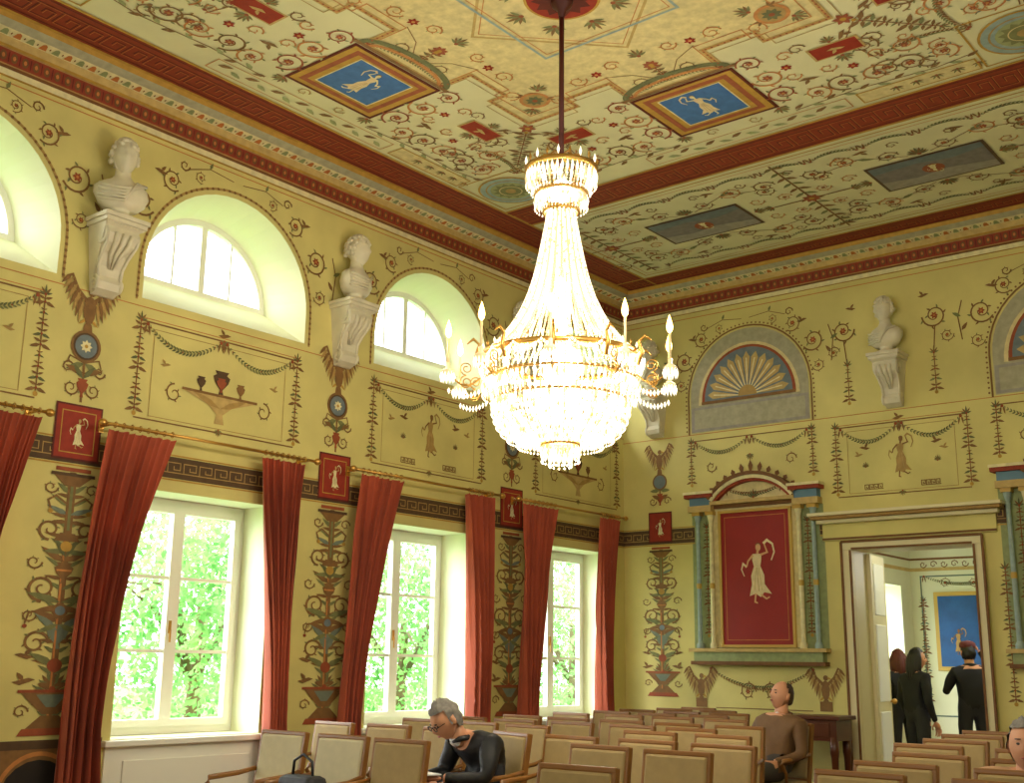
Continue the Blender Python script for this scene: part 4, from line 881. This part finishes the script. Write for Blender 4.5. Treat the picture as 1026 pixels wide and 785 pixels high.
# =================================================== PEOPLE
skinm=mat('skin',(.80,.58,.45),.55); dark=mat('dark_eye',(.12,.08,.06),.4); lipm=mat('lips',(.66,.36,.30),.5)
def person(name_label,loc,rz,J,coat,trous,hair,long_hair=False,hat=None,head_tilt=0,head_turn=0,shirt=None,scale=1.0,glasses=False,bald=False,hands_in=False):
    names=['pelvis','spine','chest','neck','sl','el','wl','sr','er','wr','hl','kl','al','tl','hr','kr','ar','tr']
    E=[('pelvis','spine'),('spine','chest'),('chest','neck'),('chest','sl'),('sl','el'),('el','wl'),('chest','sr'),('sr','er'),('er','wr'),('pelvis','hl'),('hl','kl'),('kl','al'),('al','tl'),('pelvis','hr'),('hr','kr'),('kr','ar'),('ar','tr')]
    R={'pelvis':(.16,.12),'spine':(.155,.12),'chest':(.165,.125),'neck':(.06,.06),'s':(.078,.076),'e':(.050,.048),'w':(.034,.032),'h':(.10,.10),'k':(.068,.068),'a':(.05,.05),'t':(.045,.035)}
    me=bpy.data.meshes.new('b'); me.from_pydata([J[n] for n in names],[(names.index(a),names.index(b_)) for a,b_ in E],[])
    o=bpy.data.objects.new('tmp',me); link(o); sk=o.modifiers.new('s','SKIN'); su=o.modifiers.new('u','SUBSURF'); su.levels=2; su.render_levels=2
    for i,n in enumerate(names):
        r=R.get(n) or R[n[0]]; me.skin_vertices[0].data[i].radius=r; me.skin_vertices[0].data[i].use_root=(n=='pelvis')
    dg=bpy.context.evaluated_depsgraph_get(); ev=o.evaluated_get(dg); m2=ev.to_mesh()
    vs=[v.co.copy() for v in m2.vertices]; fs=[list(p.vertices) for p in m2.polygons]; ev.to_mesh_clear(); bpy.data.objects.remove(o)
    jv={n:Vector(J[n]) for n in names}
    def seg(p,a,b_):
        ab=b_-a; t=max(0,min(1,(p-a).dot(ab)/max(1e-9,ab.length_squared))); return (p-(a+ab*t)).length,t
    b=MB(); shoe=mat('shoe_leather',(.10,.08,.07),.4)
    for m in (coat,trous,skinm,shoe): b.mi(m)
    # soft cloth wrinkles on the upper body
    wr=[]
    for v in vs:
        c=sum((jv[n] for n in ('spine','chest')),Vector())/2; d=(v-c); 
        k_=.0045*math.sin(34*v.z+9*v.x)+.0035*math.sin(41*v.x+23*v.y+12*v.z)
        wr.append(v+d.normalized()*k_ if d.length>1e-4 else v)
    b.v=[tuple(v) for v in wr]
    for f in fs:
        c=sum((vs[i] for i in f),Vector())/len(f); best=min(((seg(c,jv[a],jv[b_]),(a,b_)) for a,b_ in E),key=lambda q:q[0][0]-(.03 if q[1][0] in('pelvis','spine','chest') else 0)); (dd,t),(a,bb_)=best
        if bb_=='neck': m=skinm if t>.7 else coat
        elif a in('chest','spine','sl','sr') or (a,bb_)==('pelvis','spine'): m=coat
        elif a[0]=='e': m=coat if t<.93 else skinm
        elif bb_[0]=='t': m=shoe
        else: m=trous
        b.f.append(f); b.m.append(b.mats.index(m))
    nk=jv['neck']; hd=Matrix.Translation(nk)@Matrix.Rotation(head_turn,4,'Z')@Matrix.Rotation(head_tilt,4,'X')
    add_head(b,(0,-.03,.13),skinm,1.0,tf=hd,eyes=dark,lips=lipm); b.tube([hd@Vector((0,0,-.05)),hd@Vector((0,-.012,.08))],[.058,.052],skinm,14)
    for s_ in ('l','r'):
        e,wv=jv['e'+s_],jv['w'+s_]; d=(wv-e).normalized(); side=d.cross(Vector((0,0,1))).normalized() if abs(d.z)<.9 else Vector((1,0,0)); nrm=side.cross(d).normalized()
        pc=wv+d*.055; rot=Matrix((side,d,nrm)).transposed().to_4x4()
        b.ell((0,0,0),(.042,.055,.017),skinm,12,8,tf=Matrix.Translation(pc)@rot)
        for k,(off,L) in enumerate(((-.030,.068),(-.010,.078),(.011,.073),(.030,.058))):
            p0=pc+d*.04+side*off; p1=p0+d*L*.5-nrm*.008; p2=p1+d*L*.28-nrm*.022; p3=p2+d*L*.1-nrm*.022; b.tube([p0,p1,p2,p3],[.0095,.009,.008,.006],skinm,8)
        sg=1 if s_=='l' else -1; p0=pc-d*.02+side*.03*sg; b.tube([p0,p0+side*.028*sg+d*.03-nrm*.01,p0+side*.03*sg+d*.062-nrm*.022],[.012,.011,.008],skinm,8)
    body=b.obj('person',None,(loc[0],loc[1],FZ+loc[2]),smooth=True,rz=rz); body.scale=(scale,)*3
    tag(body,name_label,'person')
    h=MB()
    def hf(p,d):
        q=Vector(p); d=Vector(d)
        n_=.005*math.sin(23*d.x+11*d.z)+.005*math.sin(31*d.y+17*d.x); return q+d*n_
    k=1.09; vs=[];fs=[]; n,kk=28,20
    for i in range(kk+1):
        ph=math.pi*i/kk
        for j in range(n):
            th=2*math.pi*j/n; dx,dy,dz=math.sin(ph)*math.cos(th),math.sin(ph)*math.sin(th),math.cos(ph)
            vs.append(hf((dx*.077*k,-.03+dy*.094*k+.004,.13+dz*.118*k+.004),(dx,dy,dz)))
    for i in range(kk):
        for j in range(n):
            th=2*math.pi*(j+.5)/n; ph=math.pi*(i+.5)/kk; dy=math.sin(ph)*math.sin(th); dz=math.cos(ph)
            if bald: ok=(dy>-.1 and dz<.80 and dz>(-.1 if dy<.25 else -.5))
            else: ok=dz>.55 or (dy>-.15 and dz>(-.1 if dy<.2 else -.55))
            if ok: fs.append((i*n+j,(i+1)*n+j,(i+1)*n+(j+1)%n,i*n+(j+1)%n))
    h.add(vs,fs,hair,tf=hd)
    if long_hair:
        rl=random.Random(5)
        for q in range(26):
            a=-.3+(math.pi+.6)*q/25; rr_=.085+.012*rl.random(); zz=-.10-.10*rl.random()
            c_,s_=math.cos(a),math.sin(a)
            h.tube([(.05*c_,-.03+.06*s_,.225),(rr_*c_,-.02+rr_*s_,.13),((rr_+.006)*c_,-.01+rr_*s_,.02),((rr_*.9)*c_,.0+(rr_*.9)*s_,zz)],[.016,.022,.022,.008],hair,6,tf=hd)
    h.obj('hair',body,smooth=True)
    if hat:
        h=MB(); h.lathe([(.088,.19),(.092,.21),(.088,.24),(.06,.262),(0,.272)],hat,20,tf=hd@Matrix.Translation((0,-.03,0))); h.obj('hat',body,smooth=True)
    if glasses:
        h=MB()
        for sx in (1,-1):
            h.tube([(sx*.03+.021*math.cos(2*math.pi*q/12),-.135,.136+.017*math.sin(2*math.pi*q/12)) for q in range(13)],.003,dark,5,tf=hd); h.tube([(sx*.051,-.135,.14),(sx*.078,-.02,.14)],.0025,dark,5,tf=hd)
        h.tube([(-.009,-.135,.14),(.009,-.135,.14)],.003,dark,5,tf=hd); h.obj('glasses',body,smooth=True)
    cl=MB()
    low=nk.y<-.1
    fy=-.055 if low else -.10; fz=-.04 if low else -.10
    cl.tube([nk+Vector((.07,.03,-.01)),nk+Vector((.065,-.035,-.02)),nk+Vector((.02,fy,fz))],[.016,.017,.008],coat,8); cl.tube([nk+Vector((-.07,.03,-.01)),nk+Vector((-.065,-.035,-.02)),nk+Vector((-.02,fy,fz))],[.016,.017,.008],coat,8)
    cl.tube([nk+Vector((.07,.03,-.01)),nk+Vector((0,.07,0)),nk+Vector((-.07,.03,-.01))],.018,coat,8); cl.obj('collar',body,smooth=True)
    if shirt:
        s2=MB(); s2.ell(tuple(nk+(Vector((0,-.02,-.03)) if low else Vector((0,-.055,-.09)))),(.05,.040,.04 if low else .10),shirt,12,8); s2.obj('shirt',body,smooth=True)
    return body
leather=mat('black_leather',(.12,.12,.13),.5,noise=.2,nscale=12,bump=.4); brownj=mat('tan_jacket',(.42,.30,.17),.75,noise=.12,nscale=14); trd=mat('dark_trousers',(.13,.13,.15),.8); trg=mat('grey_trousers',(.28,.26,.24),.8)
hgrey=mat('grey_hair',(.50,.48,.45),.75,noise=.3,nscale=40); hblk=mat('black_hair',(.07,.05,.05),.5); hred=mat('auburn_hair',(.35,.14,.10),.6); blk=mat('black_cloth',(.05,.05,.07),.8); whs=mat('white_shirt',(.88,.88,.88),.7)
Jm={'pelvis':(0,.05,.58),'spine':(0,.05,.69),'chest':(0,-.02,.81),'neck':(0,-.15,.86),'sl':(.20,-.05,.82),'el':(.25,-.10,.62),'wl':(.09,-.32,.62),'sr':(-.20,-.05,.82),'er':(-.25,-.10,.62),'wr':(-.09,-.32,.62),
 'hl':(.09,.0,.55),'kl':(.11,-.42,.53),'al':(.12,-.44,.12),'tl':(.13,-.58,.05),'hr':(-.09,.0,.55),'kr':(-.11,-.42,.53),'ar':(-.12,-.44,.12),'tr':(-.13,-.58,.05)}
m1=person('grey-haired man in black leather jacket seated, bowed over papers',(P1[0],P1[1],0),P1[2],Jm,leather,trd,hgrey,head_tilt=math.radians(34),shirt=whs,glasses=True,scale=1.06)
b=MB(); b.box(-.13,.13,-.60,-.36,.680,.687,mat('paper',(.92,.92,.9),.7)); b.box(-.002,.002,-.60,-.36,.687,.689,whs)
bk=b.obj('programme_sheet',None,(P1[0],P1[1],FZ),rz=P1[2]); tag(bk,'white printed programme sheet held by the seated reading man','paper')
Js={'pelvis':(0,-.04,.57),'spine':(0,.04,.69),'chest':(0,.11,.87),'neck':(0,.13,1.00),'sl':(.20,.11,.91),'el':(.26,.03,.68),'wl':(.14,-.18,.62),'sr':(-.20,.11,.91),'er':(-.26,.03,.69),'wr':(-.18,-.20,.63),
 'hl':(.09,-.07,.56),'kl':(.17,-.46,.55),'al':(.17,-.44,.12),'tl':(.18,-.59,.05),'hr':(-.09,-.07,.56),'kr':(-.18,-.46,.56),'ar':(-.19,-.44,.12),'tr':(-.20,-.59,.05)}
m2=person('balding man in tan jacket leaning back at row end',(P2[0],P2[1],0),P2[2],Js,brownj,trg,mat('dark_hair',(.26,.20,.15),.6),head_tilt=math.radians(-15),head_turn=-.25,shirt=whs,bald=True)
m3=person('grey-haired person in light clothes seated in a chair row',(P3[0],P3[1],0),P3[2],Jm,mat('beige_top',(.70,.55,.42),.8),trg,hgrey,head_tilt=-.1,scale=1.02)
Jt={'pelvis':(0,0,.93),'spine':(0,.01,1.08),'chest':(0,.01,1.27),'neck':(0,0,1.42),'sl':(.18,.01,1.33),'el':(.24,.04,1.06),'wl':(.2,-.08,.84),'sr':(-.18,.01,1.33),'er':(-.24,.04,1.06),'wr':(-.2,-.08,.84),
 'hl':(.09,0,.90),'kl':(.10,-.02,.50),'al':(.10,.02,.10),'tl':(.12,-.13,.04),'hr':(-.09,0,.90),'kr':(-.10,.02,.50),'ar':(-.11,.06,.10),'tr':(-.14,-.08,.04)}
person('standing woman with long dark hair in a black coat',(2.90,13.3,0),math.radians(150),Jt,blk,trd,hblk,long_hair=True,scale=.95,head_turn=-.5)
person('standing woman with auburn hair in dark clothes',(2.42,14.1,0),math.radians(230),Jt,blk,trd,hred,long_hair=True,scale=.95)
Ja=dict(Jt); Ja.update({'er':(-.30,-.12,1.38),'wr':(-.16,-.16,1.58),'el':(.28,-.05,1.10),'wl':(.16,-.2,1.2)})
person('standing visitor in black coat and dull red cap raising one arm',(3.28,14.0,0),math.radians(215),Ja,blk,trd,hblk,hat=mat('red_cap',(.36,.16,.17),.85),scale=1.0)
# =================================================== CONSOLE TABLE + BAG
tw=mat('table_wood',(.36,.18,.08),.35,noise=.2,nscale=7)
tb=empty('side_table',(2.52,D-.40,FZ)); tag(tb,'dark brown wooden side table against the end wall beside doorway','table')
b=MB(); b.box(-.38,.38,-.23,.20,.86,.90,tw,bev=.008); b.obj('tabletop',tb)
b=MB(); b.box(-.34,.34,-.20,.17,.66,.86,tw); b.obj('apron',tb)
b=MB(); b.box(-.27,.27,-.21,-.20,.70,.83,tw,bev=.003); d_=b.obj('drawer',tb); b=MB(); b.ell((0,-.225,.765),(.015,.015,.015),goldm); b.obj('knob',d_,smooth=True)
for sx in (1,-1):
    for yy in (-.165,.135): b=MB(); b.tube([(sx*.295,yy,.70),(sx*.295,yy,.55),(sx*.295,yy,.5),(sx*.295,yy,0)],[.045,.045,.036,.024],tw,10); b.obj('leg',tb,smooth=True)
bm_=MB(); bm_.box(-.15,.15,-.08,.08,0,.22,leather,bev=.04); bg=bm_.obj('handbag',None,(2.25,4.90,FZ+.480)); tag(bg,'small black leather handbag resting on a chair seat','bag')
bm_=MB(); bm_.tube([(-.09,0,.2),(-.08,0,.3),(0,0,.34),(.08,0,.3),(.09,0,.2)],.009,leather,8); bm_.obj('handle',bg,smooth=True)
# =================================================== OUTSIDE
leafm=bpy.data.materials.new('leaf'); leafm.use_nodes=True; nt=leafm.node_tree; bs=nt.nodes['Principled BSDF']; bs.inputs['Roughness'].default_value=.6
oi=nt.nodes.new('ShaderNodeTexCoord'); nz=nt.nodes.new('ShaderNodeTexNoise'); nz.inputs['Scale'].default_value=1.6; rp=nt.nodes.new('ShaderNodeValToRGB'); rp.color_ramp.elements[0].position=.35; rp.color_ramp.elements[1].position=.65
rp.color_ramp.elements[0].color=(.08,.28,.06,1); rp.color_ramp.elements[1].color=(.42,.70,.25,1); nt.links.new(oi.outputs['Object'],nz.inputs['Vector']); nt.links.new(nz.outputs['Fac'],rp.inputs['Fac']); nt.links.new(rp.outputs['Color'],bs.inputs['Base Color'])
tr_=nt.nodes.new('ShaderNodeBsdfTranslucent'); nt.links.new(rp.outputs['Color'],tr_.inputs['Color']); mxx=nt.nodes.new('ShaderNodeMixShader'); mxx.inputs[0].default_value=.5
out=nt.nodes['Material Output']; nt.links.new(bs.outputs[0],mxx.inputs[1]); nt.links.new(tr_.outputs[0],mxx.inputs[2]); nt.links.new(mxx.outputs[0],out.inputs[0])
bark=mat('bark',(.42,.36,.24),.9,noise=.3,nscale=8); grass=mat('grass',(.40,.60,.24),.9,noise=.3,nscale=3)
b=MB(); b.box(-60,-1.2,-20,60,-.25,-.2,grass); tag(b.obj('lawn'),'green garden lawn outside the windows','lawn')
for i,(x,y,R,h) in enumerate(((-5,9.3,1.8,2.5),(-5.5,13.6,1.9,2.5),(-5.5,18.2,2.0,2.5),(-11.5,14.2,2.6,2.8),(-11.5,21.0,2.6,2.8),(-11.5,28,2.8,3.0))):
    root=empty('tree',(x,y,-.19)); tag(root,'leafy green garden tree outside the tall windows','tree',group='garden trees')
    b=MB(); b.tube([(0,0,.005),(0,0,.2),(.05,.02,h*.5),(0,.1,h)],[.11,.10,.08,.05],bark,10)
    r=random.Random(i)
    for k in range(7):
        a=r.uniform(0,6.28); b.tube([(0,.05,h*.6),(math.cos(a)*R*.4,math.sin(a)*R*.4,h*.9+r.uniform(0,.6)),(math.cos(a)*R*.8,math.sin(a)*R*.8,h+r.uniform(-.5,1.2))],[.035,.025,.010],bark,6)
    b.obj('trunk',root,smooth=True)
    b=MB(); vs=[];fs=[]
    blobs=[(Vector((r.uniform(-1,1),r.uniform(-1,1),r.uniform(-1,1)))) for _ in range(34)]
    for k in range(7000):
        c=blobs[r.randrange(34)]; d=Vector((r.gauss(0,1),r.gauss(0,1),r.gauss(0,1))).normalized()*r.uniform(.18,.48)
        q=(c*.75+d); p0=Vector((q.x*R,q.y*R,h+q.z*h*.92)); 
        if p0.z<.3: p0.z=.3+r.uniform(0,.5)
        s_=r.uniform(.04,.07); a=Vector((r.gauss(0,1),r.gauss(0,1),r.gauss(0,1))).normalized(); t=a.orthogonal().normalized()
        o=len(vs); vs+= [p0-a*s_,p0+t*s_*.5,p0+a*s_,p0-t*s_*.5]; fs.append((o,o+1,o+2,o+3))
    b.add(vs,fs,leafm); tag(b.obj('foliage',root),kind='stuff')
# =================================================== LIGHT
wd=bpy.data.worlds.new('w'); sc.world=wd; wd.use_nodes=True; bg_=wd.node_tree.nodes['Background']; bg_.inputs[0].default_value=(.90,.97,1,1); bg_.inputs[1].default_value=6.8
sl_=bpy.data.lights.new('overcast_sun','SUN'); sl_.energy=6.0; sl_.angle=math.radians(60); sl_.color=(1,.99,.95); so=bpy.data.objects.new('overcast_sun',sl_); so.rotation_euler=Vector((.72,.50,-.48)).to_track_quat('-Z','Y').to_euler(); link(so)
def area(loc,rot,sx,sy,e,col=(1,1,1)):
    l=bpy.data.lights.new('window_daylight','AREA'); l.shape='RECTANGLE'; l.size=sx; l.size_y=sy; l.energy=e; l.color=col; o=bpy.data.objects.new('window_daylight',l); o.location=loc; o.rotation_euler=rot; link(o)  # added fill lamp on an unseen side, evens out the room
area((8.2,4.0,4.1),(0,math.radians(90),0),2.4,6,68,(1,.99,.95))
area((4.2,-1.8,3.9),(math.radians(90),0,0),6,2.6,85,(1,.99,.94))
plight((3.9,14.2,2.9),58,(1,.98,.93),.3)  # added fill light brightening the next room, no fixture there
# =================================================== CAMERA
cam=bpy.data.cameras.new('camera'); co=bpy.data.objects.new('camera',cam); link(co)
yaw,pit,rol=math.radians(39.11),math.radians(13.18),math.radians(.73)
fw=Vector((-math.sin(yaw)*math.cos(pit),math.cos(yaw)*math.cos(pit),math.sin(pit))); rt=Vector((math.cos(yaw),math.sin(yaw),0)); u=rt.cross(fw)
r2=rt*math.cos(rol)+u*math.sin(rol); u2=u*math.cos(rol)-rt*math.sin(rol)
M=Matrix((r2,u2,-fw)).transposed().to_4x4(); M.translation=Vector((7.815,0,1.65-FZ)); co.matrix_world=M
cam.sensor_fit='HORIZONTAL'; cam.sensor_width=36; cam.lens=1163*36/1026; cam.clip_start=.05; cam.clip_end=200
sc.camera=co
try: sc.view_settings.view_transform='Standard'
except Exception: pass
for o in bpy.data.objects:
    if o.parent is None and o.type!='CAMERA': o.location.z-=FZ
